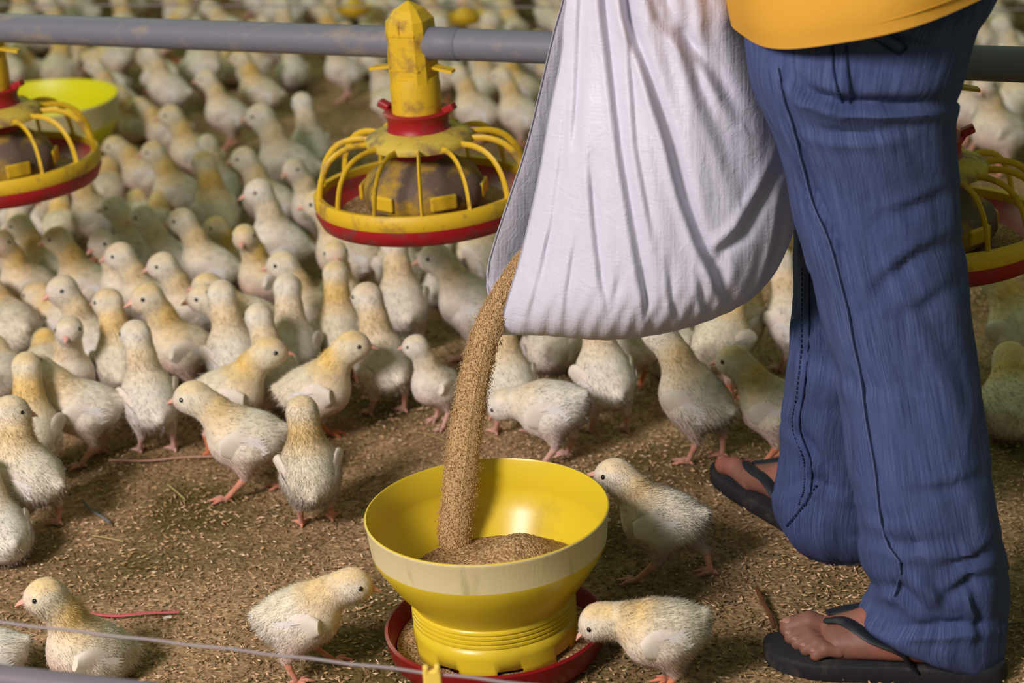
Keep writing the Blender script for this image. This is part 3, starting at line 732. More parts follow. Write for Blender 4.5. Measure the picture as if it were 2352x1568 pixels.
# ================================================================ HOPPER FEEDERS (bowl on a red tray)
def hopper(c, scale, label, rim_z, mats, tray=True, rz=0):
    r = empty('hopper_feeder', (c.x, c.y, 0), label, 'feeder', 'yellow hopper feeders on the litter', rz); r.scale = (scale,) * 3
    Yb, Bd = mats
    z = rim_z
    h = MB()
    prof_out = [(.1405, z - .038), (.1425, z - .040), (.141, z - .047), (.129, z - .068), (.113, z - .092), (.101, z - .106), (.0985, z - .112)]
    for i in range(4): zz = z - .114 - i * .006; prof_out += [(.1005, zz), (.1005, zz - .003), (.0980, zz - .0045)]
    inner = [(.0955, z - .137), (.0965, z - .108), (.110, z - .090), (.126, z - .066), (.1375, z - .045), (.1385, z - .038)]
    h.lathe(prof_out + inner, 128, closed_prof=True); h.build('hopper_cone', Yb, r)
    b = MB(); b.lathe([(.1385, z - .040), (.1425, z - .040), (.1462, z - .004), (.1475, z - .001), (.1470, z), (.1452, z + .0005), (.1435, z - .002), (.1385, z - .039)], 128, closed_prof=True)
    # outer faces carry the pale scuffed band, inner faces stay yellow
    bo = b.build('rim_band', [Bd, Yb], r); bo['label'] = 'scuffed pale band round the rim'
    for p in bo.data.polygons:
        cc = p.center; rad = math.hypot(cc.x, cc.y); n_ = p.normal
        if (n_.x * cc.x + n_.y * cc.y) < 0 or n_.z > .5: p.material_index = 1
    sk = MB(); n = 160; zt = z - .1365; zb = .016; zn = .027
    rows = []
    for zz in (zt, (zt + zn) / 2, zn, zb):
        rad = .0985 + (zt - zz) * .02; rows.append([(rad * math.cos(2 * math.pi * j / n), rad * math.sin(2 * math.pi * j / n), zz) for j in range(n)])
    v = [p for q in rows for p in q]; f = []
    for i in range(3):
        for j in range(n):
            if i == 2 and (j % 20) < 8: continue          # feed windows along the foot of the skirt
            a = i * n + j; b_ = i * n + (j + 1) % n; f.append((a, a + n, b_ + n, b_))
    sk.add(v, f); sk.build('skirt', Yb, r, solid=.003)
    if tray:
        t = MB(); t.lathe([(.0, .004), (.114, .004), (.122, .012), (.129, .036), (.132, .041), (.136, .039), (.135, .032), (.130, .010), (.122, .000), (.0, .000)], 128)
        t.build('tray', MT['red'], r)
    return r
gb = G(1140, 1458, .02); RIM = .184
hop = hopper(gb, .955, 'yellow hopper feeder with pale rim on a red tray, feed pouring into it', RIM / .955, (MT['yellow'], MT['yellow_band']))
def mound(name, c, r0, z0, bumpz, label, off=(0, 0), n=96, m=30, inner=0):
    mb = MB(); rows = []
    for i in range(m + 1):
        rr = inner + (r0 - inner) * i / m; row = []
        for j in range(n):
            a = 2 * math.pi * j / n; x, y = rr * math.cos(a), rr * math.sin(a)
            hgt = z0 + bumpz(x, y) + .0012 * math.sin(x * 900 + 3 * math.sin(y * 700)) * math.sin(y * 850)
            row.append((c[0] + x, c[1] + y, hgt))
        rows.append(row)
    mb.grid(rows, caps=(False, False)); o = mb.build(name, MT['feed'])
    return tag(o, label, 'feed', kind='stuff')
mound('feed_heap', gb, .104, RIM - .088, lambda x, y: .050 * math.exp(-(((x - .034) / .058) ** 2 + ((y + .0) / .06) ** 2)) , 'heap of brown feed crumbs inside the yellow hopper')
mound('tray_feed', gb, .117, .018, lambda x, y: .003 * math.sin(x * 60) * math.sin(y * 50), 'feed crumbs lying in the red tray around the hopper foot', m=8, inner=.090)
cl = G(75, 232, .19)
hop2 = hopper(cl, 1.22, 'far yellow hopper feeder in painted backlit yellow-green behind the left pan feeder', .158, (MT['yellow_backlit'], MT['yellow_band']))
mound('hopper_floor_feed', (0, 0), .001, -1, lambda x, y: 0, '') if False else None
def hop2_bottom():
    m = MB(); m.lathe([(.0, .090), (.11, .090), (.118, .094)], 48); m.build('inner_floor', MT['yellow_backlit'], hop2)
hop2_bottom()

# far yellow drinkers beyond the pipe
def drinker(px, py, y, label):
    c = PY(px, py, y); r = empty('bell_drinker', c, label, 'drinker', 'yellow drinkers beyond the pipe'); r.scale = (.52, .52, .6)
    m = MB(); m.lathe([(.0, .040), (.030, .036), (.052, .012), (.060, -.004), (.085, .010), (.092, .012), (.088, .0), (.070, -.020), (.045, -.030), (0, -.032)], 48); m.build('bell', MT['yellow_dirty'], r)
    k = MB(); k.tube([(0, 0, .038), (0, 0, .9)], .004, 8); k.build('hanging_rod', MT['yellow_dirty'], r)
drinker(1070, 38, 4.9, 'yellow hanging drinker beyond the pipe, between feeder tube and sack')
drinker(815, 20, 5.1, 'yellow hanging drinker beyond the pipe, left of the feeder tube')
m = MB(); a = P(-200, 10, 4.6); b_ = P(2500, 22, 4.6); m.tube([a, b_], .002, 6)
tag(m.build('guy_wire', MT['wire']), 'thin wire strung high across the back above the far chicks', 'wire')

# ================================================================ FRONT CORD, CLIP AND DRINKER PIPE
ca, cb = P(-150, 1411, 1.95), P(1350, 1588, 1.95)
m = MB(); m.tube([ca.lerp(cb, i / 40) + Vector((0, 0, -.0006 * math.sin(i * 1.3))) for i in range(41)], .0016, 8)
tag(m.build('cord', MT['wire']), 'pale grey cord strung across the lower left in front of the chicks', 'cord')
da, db = P(-250, 1530, 1.90), P(1400, 1760, 1.90)
db.z = da.z - .0
dz = da.z
m = MB(); dirn = (cb - ca).normalized(); db = da + dirn * 1.2
m.tube([da, db], .014, 24)
tag(m.build('drinker_pipe', plain('pale_pvc', srgb(118, 110, 120), .5, .4, srgb(110, 100, 104), .3, 20)), 'grey pipe running out of the bottom left corner below the cord', 'pipe')
cc = P(992, 1549, 1.948)
cr_ = empty('cord_clip', cc, 'small yellow plastic clip hooked on the cord in front of the red tray', 'clip')
m = MB(); m.box((0, 0, -.006), (.017, .006, .022)); m.box((-.0055, 0, .006), (.005, .007, .008)); m.box((.0055, 0, .006), (.005, .007, .008))
m.build('clip_body', plain('clip_yellow', srgb(250, 214, 96), .4, .4), cr_, smooth=False, bevel=.0015)
m = MB(); m.box((0, 0, -.034), (.010, .004, .036)); m.build('clip_stem', plain('clip_yellow_stem', srgb(232, 192, 64), .4, .4), cr_, smooth=False, bevel=.001)

# ================================================================ STREWN BITS
def strand(name, pts, rad, mat, label, cat, z=.007, flat=None):
    m = MB(); m.tube([G(x, y, z) for x, y in [tuple(q) for q in cr_spline(pts, 24)]], rad, 6, flat=flat)
    tag(m.build(name, mat), label, cat)
strand('ribbon', [(172, 1390), (205, 1406), (262, 1414), (330, 1408), (412, 1405)], .0028, MT['ribbon'], 'pink plastic ribbon lying behind the sitting chick', 'ribbon', flat=.35)
strand('string', [(250, 1056), (330, 1058), (420, 1050), (510, 1047)], .0016, plain('pinkish_string', srgb(178, 138, 118), .8, .2), 'pale pinkish string lying in front of the left flock', 'string')
strand('straw', [(212, 1229), (250, 1235), (284, 1243)], .0018, MT['straw'], 'short pale straw alone on the litter at left', 'straw', flat=.4)
strand('straw', [(940, 990), (980, 996), (1022, 1012)], .0016, MT['straw'], 'thin greenish straw beside the falling feed', 'straw', flat=.4)
strand('straw', [(385, 1112), (405, 1128), (424, 1146)], .0014, MT['straw'], 'grey straw in the middle of the open litter', 'straw', flat=.4)
strand('twine', [(190, 1150), (210, 1172), (240, 1190), (252, 1200)], .0020, plain('grey_twine', srgb(112, 112, 108), .9, .1), 'short grey twine on the litter at left', 'twine')
strand('twig', [(1738, 1350), (1752, 1382), (1768, 1410), (1778, 1440)], .0030, MT['twig'], 'short dark brown twig beside the near sandal toe', 'twig', z=.010)
strand('feather', [(376, 1420), (384, 1416), (395, 1417)], .0026, plain('white_fleck', srgb(214, 206, 200), .8, .2), 'small white feather beside the end of the pink ribbon', 'feather', flat=.3)

# ================================================================ CREASES (drawn folds pushed into cloth)
def seg_dist(px, py, poly):
    best = 1e9; side = 0
    for (x0, y0), (x1, y1) in zip(poly[:-1], poly[1:]):
        dx, dy = x1 - x0, y1 - y0; L = dx * dx + dy * dy; t = max(0, min(1, ((px - x0) * dx + (py - y0) * dy) / L))
        qx, qy = px - x0 - t * dx, py - y0 - t * dy; d = math.hypot(qx, qy)
        if d < best: best = d; side = 1 if (dx * qy - dy * qx) > 0 else -1
    return best * side
def crease(px, py, lst):
    s = 0
    for poly, wd, dp in lst:
        d = seg_dist(px, py, poly)
        if abs(d) < wd * 4:
            (x0, y0), (x1, y1) = poly[0], poly[-1]
            fade = 1.0
            for (ex, ey) in (poly[0], poly[-1]):
                de = math.hypot(px - ex, py - ey)
                if (ex, ey) == poly[-1] or ey > 15: fade = min(fade, (de / (wd * 7)) ** .7)
            u = d / (wd * 1.25)
            s += fade * dp * (-.55 * math.exp(-u * u * 2.2) + 1.0 * u * math.exp(-u * u))
    return s

# ================================================================ SACK
SY = 2.29
def interp(tab, t):
    for (t0, v0), (t1, v1) in zip(tab[:-1], tab[1:]):
        if t <= t1: u = (t - t0) / (t1 - t0); return v0 + (v1 - v0) * u
    return tab[-1][1]
def smooth_tab(tab):
    ks = [k for k, _ in tab]; out = []
    sp = cr_spline([(k, v) for k, v in tab], 120); return [(float(a), float(b)) for a, b in sp]
LF = smooth_tab([(-420, 1400), (-200, 1345), (0, 1300), (120, 1290), (250, 1263), (400, 1236), (555, 1200), (670, 1166), (765, 1143)])
LB = smooth_tab([(-420, 1390), (-200, 1335), (0, 1294), (90, 1270), (330, 1214), (450, 1176), (600, 1128), (665, 1121), (765, 1141)])
RT = smooth_tab([(-420, 1560), (-200, 1625), (0, 1700), (60, 1705), (130, 1730), (250, 1775), (400, 1822), (530, 1824), (620, 1790), (765, 1600)])
BOT = smooth_tab([(1121, 770), (1143, 768), (1250, 763), (1400, 766), (1560, 742), (1700, 692), (1765, 640), (1805, 575), (1830, 500)])
SC = [([(1372, -220), (1384, 0), (1407, 180), (1422, 306), (1458, 510), (1484, 663)], 13, .011),
      ([(1400, -220), (1438, 25), (1489, 153), (1535, 286), (1565, 398), (1601, 495), (1637, 566), (1675, 663)], 14, .017),
      ([(1351, 331), (1361, 459), (1376, 586), (1392, 653)], 10, .008),
      ([(1800, 330), (1749, 408), (1698, 484), (1652, 520), (1644, 566)], 16, .018),
      ([(1805, 408), (1785, 535), (1754, 627), (1698, 678)], 14, .014),
      ([(1430, -220), (1509, 25), (1601, 102), (1647, 168), (1700, 250)], 16, .010),
      ([(1264, 484), (1239, 586), (1208, 714)], 8, .007),
      ([(1300, 200), (1285, 350), (1262, 500), (1235, 640)], 8, .006),
      ([(1345, -220), (1330, 0), (1322, 200), (1310, 330)], 9, .007),
      ([(1450, -200), (1560, 60), (1640, 260), (1690, 400)], 20, .009),
      ([(1470, 560), (1480, 640), (1478, 690)], 8, .006), ([(1420, 560), (1405, 640)], 8, .005),
      ([(1320, 500), (1300, 620), (1290, 700)], 8, .005), ([(1530, 540), (1540, 640), (1560, 700)], 9, .006),
      ([(1600, 560), (1612, 650), (1640, 690)], 9, .006), ([(1415, -240), (1440, 10), (1460, 300), (1500, 500)], 10, .006)]
def sack():
    NS, NT = 150, 170
    def side(sgn):
        rows = []; uv = []
        for i in range(NT + 1):
            t = i / NT; row = []
            for j in range(NS + 1):
                s = j / NS
                # bottom hem profile decides how deep each column goes
                py0 = -420 + (765 + 420) * t
                L = interp(LF if sgn < 0 else LB, py0); Rr = interp(RT, py0)
                px = L + (Rr - L) * s
                bt = interp(BOT, max(1121, min(1830, interp(LF if sgn < 0 else LB, 765) + (1822 - 1143) * s)))
                # warp rows to land on the hem
                py = -420 + (bt + 420) * t
                L = interp(LF if sgn < 0 else LB, min(765, py)); Rr = interp(RT, min(py, 560 + 0 * py))
                px = L + (Rr - L) * s
                openn = .25 + .0 * t
                prof = max(0, 1 - (abs(2 * s - 1)) ** 2.6) ** .6 if s > .5 else (openn + (1 - openn) * max(0, 1 - (1 - 2 * s) ** 2) ** (.85 if sgn < 0 else 1.6))
                tz = (bt - py) / 420.0                      # closeness to the hem
                belly = max(0, 1 - max(0, 1 - tz / .40) ** 2.4) ** .5
                fat = .035 + .085 * (1 / (1 + math.exp(-(py - 180) / 130)))
                d = fat * prof * belly
                if sgn < 0:
                    d += crease(px, py, SC) * min(1, belly * 1.5) * min(1, s * 8)
                    fan = math.sin((s * 34) + 2.2 * math.sin(s * 9)) * .0022 * max(0, 1 - max(0, py) / 700); d += fan * min(1, s * 6)
                    # shallow vertical ripples near the bottom seam
                    rp = math.sin(px * .16 + py * .03 + 2 * math.sin(py * .02)) * .0013 * math.exp(-((bt - py - 60) / 70) ** 2); d += rp
                p = PY(px, py, SY); fwd = (CAMP - p).normalized(); fwd.z *= .2
                row.append(p + fwd.normalized() * (-sgn * d if sgn > 0 else d) )
                uv.append((px / 1500, py / 1500))
            rows.append(row)
        return rows, uv
    r = empty('sack', PY(1450, 765, SY), 'white woven sack tipped over the hopper, spilling feed from its mouth', 'sack')
    inv = Matrix.Translation(-r.location)
    mb = MB()
    f, u = side(-1); b, ub = side(1)
    # front and back panel share the right fold and the hem
    for i in range(NT + 1): b[i][NS] = f[i][NS]
    for j in range(NS + 1): b[NT][j] = f[NT][j] if j > 6 else b[NT][j].lerp(f[NT][j], 1)
    mb.grid(f, closed=False, uvs=u); mb.grid([list(reversed(q)) for q in b], closed=False, uvs=[ub[i * (NS + 1) + NS - j] for i in range(NT + 1) for j in range(NS + 1)])
    o = mb.build('sack_panels', MT['sack'], r, solid=.0012); o.matrix_parent_inverse = inv
    h1 = MB(); h1.tube([f[i][0] for i in range(60, NT + 1, 4)], .0022, 6, flat=.5); o = h1.build('mouth_hem', MT['sack'], r); o.matrix_parent_inverse = inv
    h2 = MB(); h2.tube([b[i][0] for i in range(60, NT + 1, 4)], .0022, 6, flat=.5); o = h2.build('mouth_hem', MT['sack'], r); o.matrix_parent_inverse = inv
    # loose thread ends under the lower corner
    th = MB(); q = f[NT][0]; th.tube([q, q + Vector((.002, 0, -.008)), q + Vector((.004, 0, -.014))], .0008, 5); o = th.build('loose_thread', MT['sack'], r); o.matrix_parent_inverse = inv
sack()

# ================================================================ FALLING FEED
def stream():
    pts = [(1222, 560, 15, SY), (1198, 598, 24, SY - .005), (1170, 650, 31, SY - .01), (1138, 710, 36, SY - .015), (1112, 780, 38, SY - .03), (1090, 870, 40, SY - .04), (1074, 960, 42, SY - .05),
           (1062, 1060, 43, SY - .06), (1050, 1160, 42, SY - .07), (1042, 1240, 42, SY - .08), (1038, 1285, 50, SY - .085)]
    sp = cr_spline(pts, 90); c = []; rad = []
    rs = np.random.RandomState(5)
    mb = MB(); rows = []
    def frame(i):
        x, y, w_, yy = sp[i]; p = PY(x, y, yy); rr = w_ * p.y / FPX * 1.05; return p, rr
    n = 40
    ax = Vector((1, 0, 0)); ay = Vector((0, 1, 0))
    for i in range(90):
        p, rr = frame(i)
        rows.append([p + ax * (rr * .86 * math.cos(2 * math.pi * j / n) * (1 + .05 * math.sin(j * 2.7))) + ay * (rr * .6 * math.sin(2 * math.pi * j / n) * (1 + .06 * math.sin(j * 3.9))) for j in range(n)])
    mb.grid(rows, caps=(True, True)); nf = len(mb.f)
    # loose crumbs around the dense core
    cs = [(1, 0, 0), (-1, 0, 0), (0, 1, 0), (0, -1, 0), (0, 0, 1.6), (0, 0, -1.6)]
    fc = [(0, 2, 4), (2, 1, 4), (1, 3, 4), (3, 0, 4), (2, 0, 5), (1, 2, 5), (3, 1, 5), (0, 3, 5)]
    fr = [frame(i) for i in range(90)]
    for q in range(24000):
        t = rs.rand() * 88; i = int(t); p = fr[i][0].lerp(fr[i + 1][0], t - i); rr = fr[i][1]
        a = rs.rand() * 2 * math.pi; k = .84 + abs(rs.normal(0, .13))
        c0 = p + ax * (rr * k * math.cos(a)) + ay * (rr * .7 * k * math.sin(a)); s_ = .00035 + .0004 * rs.rand()
        u0 = rs.rand(); mb.add([(c0.x + e[0] * s_, c0.y + e[1] * s_, c0.z + e[2] * s_) for e in cs], fc, [(u0, u0)] * 6)
    o = mb.build('falling_feed', MT['stream'])
    tag(o, 'brown stream of feed crumbs falling from the sack mouth into the yellow hopper', 'feed', kind='stuff')
stream()

# ================================================================ PERSON
gheel_n, gtoe_n = G(2262, 1552, 0), G(1812, 1516, 0)      # near (left) foot
gheel_f, gtoe_f = G(1975, 1278, 0), G(1690, 1112, 0)      # far (right) foot
PER = empty('person', (gheel_n + gheel_f) / 2, 'person in faded blue jeans, mustard shirt and black flip-flops, emptying a white sack', 'person')
PINV = Matrix.Translation(-PER.location)
def pchild(o, par=None):
    o.parent = par or PER
    if par is None: o.matrix_parent_inverse = PINV
    return o
def foot_frame(heel, toe):
    d = (toe - heel); L = d.length; d.normalize(); return Matrix.Translation(heel) @ Matrix(((d.x, -d.y, 0, 0), (d.y, d.x, 0, 0), (0, 0, 1, 0), (0, 0, 0, 1))), L
def outline(sg):
    """sandal outline, x along the foot (1 = toe tip), sg=+1 big toe on +y"""
    pts = [(-.03, 0), (-.015, .024), (.04, .034), (.12, .033), (.20, .033), (.26, .030), (.29, .020), (.298, .004), (.290, -.018), (.27, -.036), (.22, -.047), (.16, -.042), (.10, -.036), (.04, -.034), (-.015, -.024)]
    sp = cr_spline(pts + [pts[0]], 60)[:-1]
    return [(q[0], q[1] * sg * 1.12) for q in sp]
nails = []
def foot(heel, toe, sg, name):
    Mx, L = foot_frame(heel, toe); k = L / .262
    T = lambda x, y, z: Mx @ Vector((x * k, y * sg * k, z))
    z0 = .022
    pr = [('cap', T(.028, 0, z0 + .026), T(.085, -.004, z0 + .028), .029, .027), ('cap', T(.04, 0, z0 + .03), T(.05, 0, z0 + .09), .032, .030),
          ('cap', T(.06, 0, z0 + .050), T(.15, .004, z0 + .024), .027, .022), ('cap', T(.085, -.016, z0 + .020), T(.19, -.022, z0 + .014), .020, .016),
          ('cap', T(.15, .004, z0 + .026), T(.205, .016, z0 + .015), .024, .017), ('cap', T(.15, .0, z0 + .024), T(.20, -.008, z0 + .013), .022, .014)]
    toes = [((.200, .020), (.262, .018), .0135), ((.205, .002), (.258, .000), .0092), ((.202, -.011), (.247, -.014), .0088), ((.196, -.023), (.234, -.027), .0084), ((.188, -.034), (.219, -.039), .0082)]
    tp = []
    for (a, b, r_) in toes:
        m_ = ((a[0] + b[0]) / 2, (a[1] + b[1]) / 2)
        tp += [('cap', T(a[0], a[1], z0 + .012), T(m_[0] + .004, m_[1], z0 + r_ + .006), r_ * .95, r_), ('cap', T(m_[0] + .004, m_[1], z0 + r_ + .006), T(b[0], b[1], z0 + r_ * .9), r_, r_ * .92)]
        c = T(b[0] + .003, b[1], z0 + r_ * 1.65); nails.append((c, Mx, r_, sg))
    # toes blend with the foot but hardly with one another
    v, F = nets(pr, .0035, .012); v2, F2 = nets(tp, .0020, .0035)
    return (v, F), (v2, F2), pr + tp
def sandal(heel, toe, sg, prims, label):
    Mx, L = foot_frame(heel, toe); k = L / .262
    ol = outline(sg); s = MB()
    rows = []
    for (z, e) in ((.001, .96), (.003, 1.0), (.017, 1.0), (.021, .985), (.022, .95)):
        rows.append([Mx @ Vector(((x - .13) * k * e + .13 * k, y * k * e, z + .004 * max(0, (x - .2) / .1) ** 2)) for x, y in ol])
    s.grid(rows, caps=(True, True))
    root = s.build('flip_flop', MT['rubber']); pchild(root); root['label'] = label
    T = lambda x, y, z: Mx @ Vector((x * k, y * sg * k, z))
    for side in (1, -1):
        st = MB(); ex, ey = (.075, .036) if side > 0 else (.085, -.040)
        mid = (.150, .030, .058) if side > 0 else (.150, -.032, .050)
        pts = [Vector(q) for q in cr_spline([T(.213, .010, .040), T(.190, .010 + side * .010, .046), T(*mid), T(.112, ey * .98, .040), T(ex, ey, .018)], 18)]
        out = Mx.to_3x3() @ Vector((0, side * sg * .45, 1)).normalized()
        for q in range(18):
            for _ in range(60):
                if float(sdf_eval(prims, *[np.array([c_]) for c_ in pts[q]], .012)[0]) > .0018 or q > 15: break
                pts[q] = pts[q] + out * .001
        st.tube(pts, [.0055 + .0045 * math.sin(math.pi * i / 17) for i in range(18)], 10, flat=.4)
        o = st.build('strap', MT['strap']); pchild(o, root)
    tp = MB(); tp.tube([T(.213, .010, .045), T(.222, .0105, .034), T(.226, .0105, .020)], .0036, 8); o = tp.build('toe_post', MT['strap']); pchild(o, root)
    return root
body = MB(); FOOT_PR = []
for hl, te, sg in ((gheel_n, gtoe_n, -1), (gheel_f, gtoe_f, 1)):
    ft_ = foot(hl, te, sg, ''); FOOT_PR.append(ft_[2])
    for v, F in ft_[:2]:
        body.add(v.tolist(), F.tolist())
sandal(gheel_n, gtoe_n, -1, FOOT_PR[0], 'near black flip-flop with wide rubber straps')
sandal(gheel_f, gtoe_f, 1, FOOT_PR[1], 'far black flip-flop pointing left')

# trouser legs: rows of (y in photo, left x, right x, distance y of axis, depth ratio)
yn = (gheel_n.y + gtoe_n.y) / 2 + .01; yf = (gheel_f.y) + .015
NEAR = [(-90, 1790, 2240, 2.19, .42), (-50, 1735, 2288, 2.19, .46), (0, 1712, 2272, 2.18, .50), (60, 1712, 2235, 2.17, .53), (150, 1717, 2206, 2.15, .55), (230, 1738, 2192, 2.14, .52), (320, 1780, 2192, 2.13, .50),
        (400, 1802, 2197, 2.13, .50), (520, 1828, 2200, 2.12, .50), (640, 1862, 2220, 2.11, .50), (740, 1886, 2228, 2.10, .50), (840, 1914, 2240, 2.085, .50), (920, 1930, 2250, 2.07, .5), (1000, 1938, 2262, 2.055, .5),
        (1090, 1950, 2274, 2.04, .5), (1200, 1974, 2292, yn, .5), (1290, 1980, 2308, yn, .5), (1350, 2000, 2310, yn, .5), (1400, 1985, 2306, yn, .5), (1440, 1975, 2302, yn, .5), (1478, 2000, 2300, yn, .5), (1505, 2050, 2298, yn, .46)]
FAR = [(150, 1800, 2100, 2.28, .5), (300, 1806, 2110, 2.31, .5), (450, 1818, 2110, 2.34, .5), (560, 1824, 2105, 2.36, .5), (680, 1822, 2100, 2.38, .5), (800, 1816, 2090, yf - .03, .5), (900, 1804, 2080, yf - .02, .5), (960, 1794, 2075, yf - .01, .5), (1040, 1794, 2070, yf, .5),
       (1100, 1786, 2065, yf, .5), (1150, 1778, 2060, yf, .5), (1200, 1786, 2056, yf, .48), (1240, 1815, 2050, yf, .44), (1268, 1850, 2045, yf, .36)]
JC = [([(1792, 156), (1850, 223), (1930, 246), (2091, 250), (2185, 241)], 15, .012),
      ([(1820, 290), (1900, 312), (2000, 316), (2085, 300)], 15, .006),
      ([(1800, 270), (1830, 340), (1850, 420), (1900, 520), (1950, 640)], 10, .006),
      ([(2190, 545), (2110, 580), (2030, 640), (1985, 690)], 18, .006), ([(2190, 430), (2100, 470), (2010, 500)], 16, .004),
      ([(2195, 640), (2120, 700), (2050, 720)], 16, .004), ([(1905, 850), (1980, 900), (2080, 905)], 18, .004),
      ([(2270, 1080), (2180, 1120), (2060, 1130)], 18, .004), ([(1985, 1240), (2080, 1262), (2200, 1250)], 15, .006),
      ([(2085, 1295), (2140, 1340), (2190, 1400)], 16, .008), ([(2300, 1310), (2220, 1330), (2150, 1390)], 14, .006),
      ([(1985, 1345), (2060, 1360), (2140, 1420)], 14, .008), ([(2040, 1452), (2150, 1446), (2290, 1436)], 14, .007),
      ([(2300, 1230), (2240, 1280), (2150, 1300)], 12, .005), ([(1975, 1180), (2050, 1200), (2090, 1190)], 14, .004),
      ([(2220, 1320), (2250, 1420), (2240, 1500)], 12, .005),
      ([(1800, 980), (1850, 1020), (1900, 1090)], 12, .006), ([(1790, 1130), (1860, 1110), (1950, 1140)], 14, .005), ([(1830, 700), (1880, 760)], 14, .004),
      ([(1960, 100), (1950, 200), (1955, 240)], 7, .003), ([(2000, 60), (2060, 85), (2120, 95)], 8, .004)]
SEAM = [(1791, 96), (1789, 156), (1800, 225), (1822, 290), (1845, 380), (1870, 470), (1905, 550), (1930, 640), (1950, 720), (1962, 790), (1978, 860), (1990, 960), (2012, 1080), (2022, 1180), (2040, 1250), (2072, 1300), (2055, 1370), (2046, 1450)]
SEAM_F = [(1858, 600), (1858, 700), (1856, 800), (1846, 900), (1836, 980), (1862, 1060), (1862, 1120), (1850, 1160)]
JC = [(a_, b_, c_ * 1.7) for a_, b_, c_ in JC] + [(SEAM, 7, .0035), (SEAM_F, 6, .003)]
def trouser(tab, nrow, n=110, hemlift=0.0):
    sp = cr_spline(tab, nrow); rows = []; uv = []; rings = []
    acc = 0; last = None
    for i, (y, l, r_, Y, kk) in enumerate(sp):
        a, b_ = PY(l, y, Y), PY(r_, y, Y); c = (a + b_) / 2; hw = (b_ - a).length / 2; ax = (b_ - a).normalized()
        if last is not None: acc += (c - last).length
        last = c; row = []
        for j in range(n):
            th = 2 * math.pi * j / n; cx, sy = math.cos(th), math.sin(th)
            e = 2.3; rr = (abs(cx) ** e + abs(sy) ** e) ** (-1 / e)
            p = c + ax * (hw * rr * cx) + Vector((0, 1, 0)) * (hw * 2 * kk * .95 * rr * sy)
            wr = .0020 * math.sin(7 * th + 3 * math.sin(acc * 9)) * math.sin(acc * 15 + 2 * math.cos(th) + 1.5 * math.sin(th * 3)) + .0006 * math.sin(acc * 60 + 9 * math.sin(th * 2))
            q = c; nrmv = (p - q).normalized(); p = p + nrmv * wr
            hl_ = max(0, (y - 1380) / 120) * hemlift
            p = p + Vector((0, 0, hl_ * max(0, -cx * .9 - sy * .35) ** 1.3))
            if sy < .35:
                ppx, ppy = proj(p); p = p + nrmv * crease(ppx, ppy, JC)
            row.append(p); uv.append((j / n, acc))
        rows.append(row); rings.append((c, hw, ax, kk, y))
    return rows, uv, rings
jm = MB()
rn, un, ring_n = trouser(NEAR, 210, hemlift=.030); rf, uf, ring_f = trouser(FAR, 130)
# scalloped, sloping hem: drop the front of the near cuff over the instep
jm.grid(rn, uvs=un); jm.grid(rf, uvs=uf)
# rolled-in hem lips
for rows in (rn, rf):
    last = rows[-1]; c = sum((Vector(p) for p in last), Vector()) / len(last)
    inner = [Vector(p).lerp(c, .06) + Vector((0, 0, .002)) for p in last]; up = [Vector(p).lerp(c, .09) + Vector((0, 0, .05)) for p in last]
    jm.grid([last, inner, up], uvs=[(j / len(last), .9 + .01 * i) for i in range(3) for j in range(len(last))])
jeans = jm.build('jeans', MT['denim']); pchild(jeans); 
def surf_pt(rows, px, py, lift=.0015):
    best = None; bd = 1e18
    for row in rows:
        for p in row:
            if p.y > row[0].y + .02: continue
            x, y = proj(p); d = (x - px) ** 2 + (y - py) ** 2
            if d < bd: bd = d; best = p
    d = (CAMP - best).normalized(); tgt = P(px, py, (M3.transposed() @ (best - CAMP)).z * -1)
    return tgt + d * lift
def seam(rows, poly, mat, rad=.0012, off=0, name='seam', n=40, dash=False, lift=.0012):
    pts = [surf_pt(rows, x + off, y, lift) for x, y in cr_spline(poly, n)]
    m_ = MB()
    if dash:
        for a, b_ in zip(pts[:-1], pts[1:]): m_.tube([a.lerp(b_, .15), a.lerp(b_, .75)], rad, 5)
    else: m_.tube(pts, rad, 6)
    pchild(m_.build(name, mat), jeans)
MT['worn'] = plain('worn_seam_edge', srgb(104, 114, 152), .9, .1)
seam(rn, SEAM[1:-1], MT['thread'], .0008)
seam(rn, SEAM[1:-1], MT['worn'], .0005, off=-4)
seam(rf, SEAM_F, MT['thread'], .0009); seam(rf, SEAM_F, MT['thread'], .0009, off=-16, dash=True, n=60); 
seam(rn, [(1912, 105), (1914, 160), (1922, 200), (1934, 236)], MT['thread'], .0012); seam(rn, [(1944, 105), (1946, 160), (1950, 200), (1952, 240)], MT['thread'], .0012)
seam(rn, [(2010, 92), (2030, 104), (2052, 118), (2066, 124), (2082, 108), (2064, 92), (2046, 80)], MT['thread'], .0012, name='pocket_stitching')
seam(rf, [(1806, 1208), (1830, 1180), (1852, 1150), (1876, 1112)], MT['thread'], .0016, dash=True, n=16, name='hem_stitching')

# shirt: tilted rings, hem at the hip, torso bent forward to the left
def ring_pts(c, ax, hw, dep, n, e=2.2):
    out = []
    for j in range(n):
        th = 2 * math.pi * j / n; cx, sy = math.cos(th), math.sin(th); rr = (abs(cx) ** e + abs(sy) ** e) ** (-1 / e)
        out.append(c + ax * (hw * rr * cx) + Vector((0, 1, 0)) * (dep * rr * sy))
    return out
hl, hr = PY(1690, 70, 2.18), PY(2322, -118, 2.18)
ax0 = (hr - hl).normalized(); c0 = (hl + hr) / 2; upv = Vector((-ax0.z, 0, ax0.x)).normalized(); hw0 = (hr - hl).length / 2
lean = Matrix.Rotation(R(-14), 3, 'Y')
spine = [(0, 1.0, .190), (.04, .99, .188), (.12, .93, .16), (.22, .90, .15), (.34, .98, .15), (.42, .96, .14), (.47, .70, .11), (.50, .35, .07)]
sh = MB(); rows = []; 
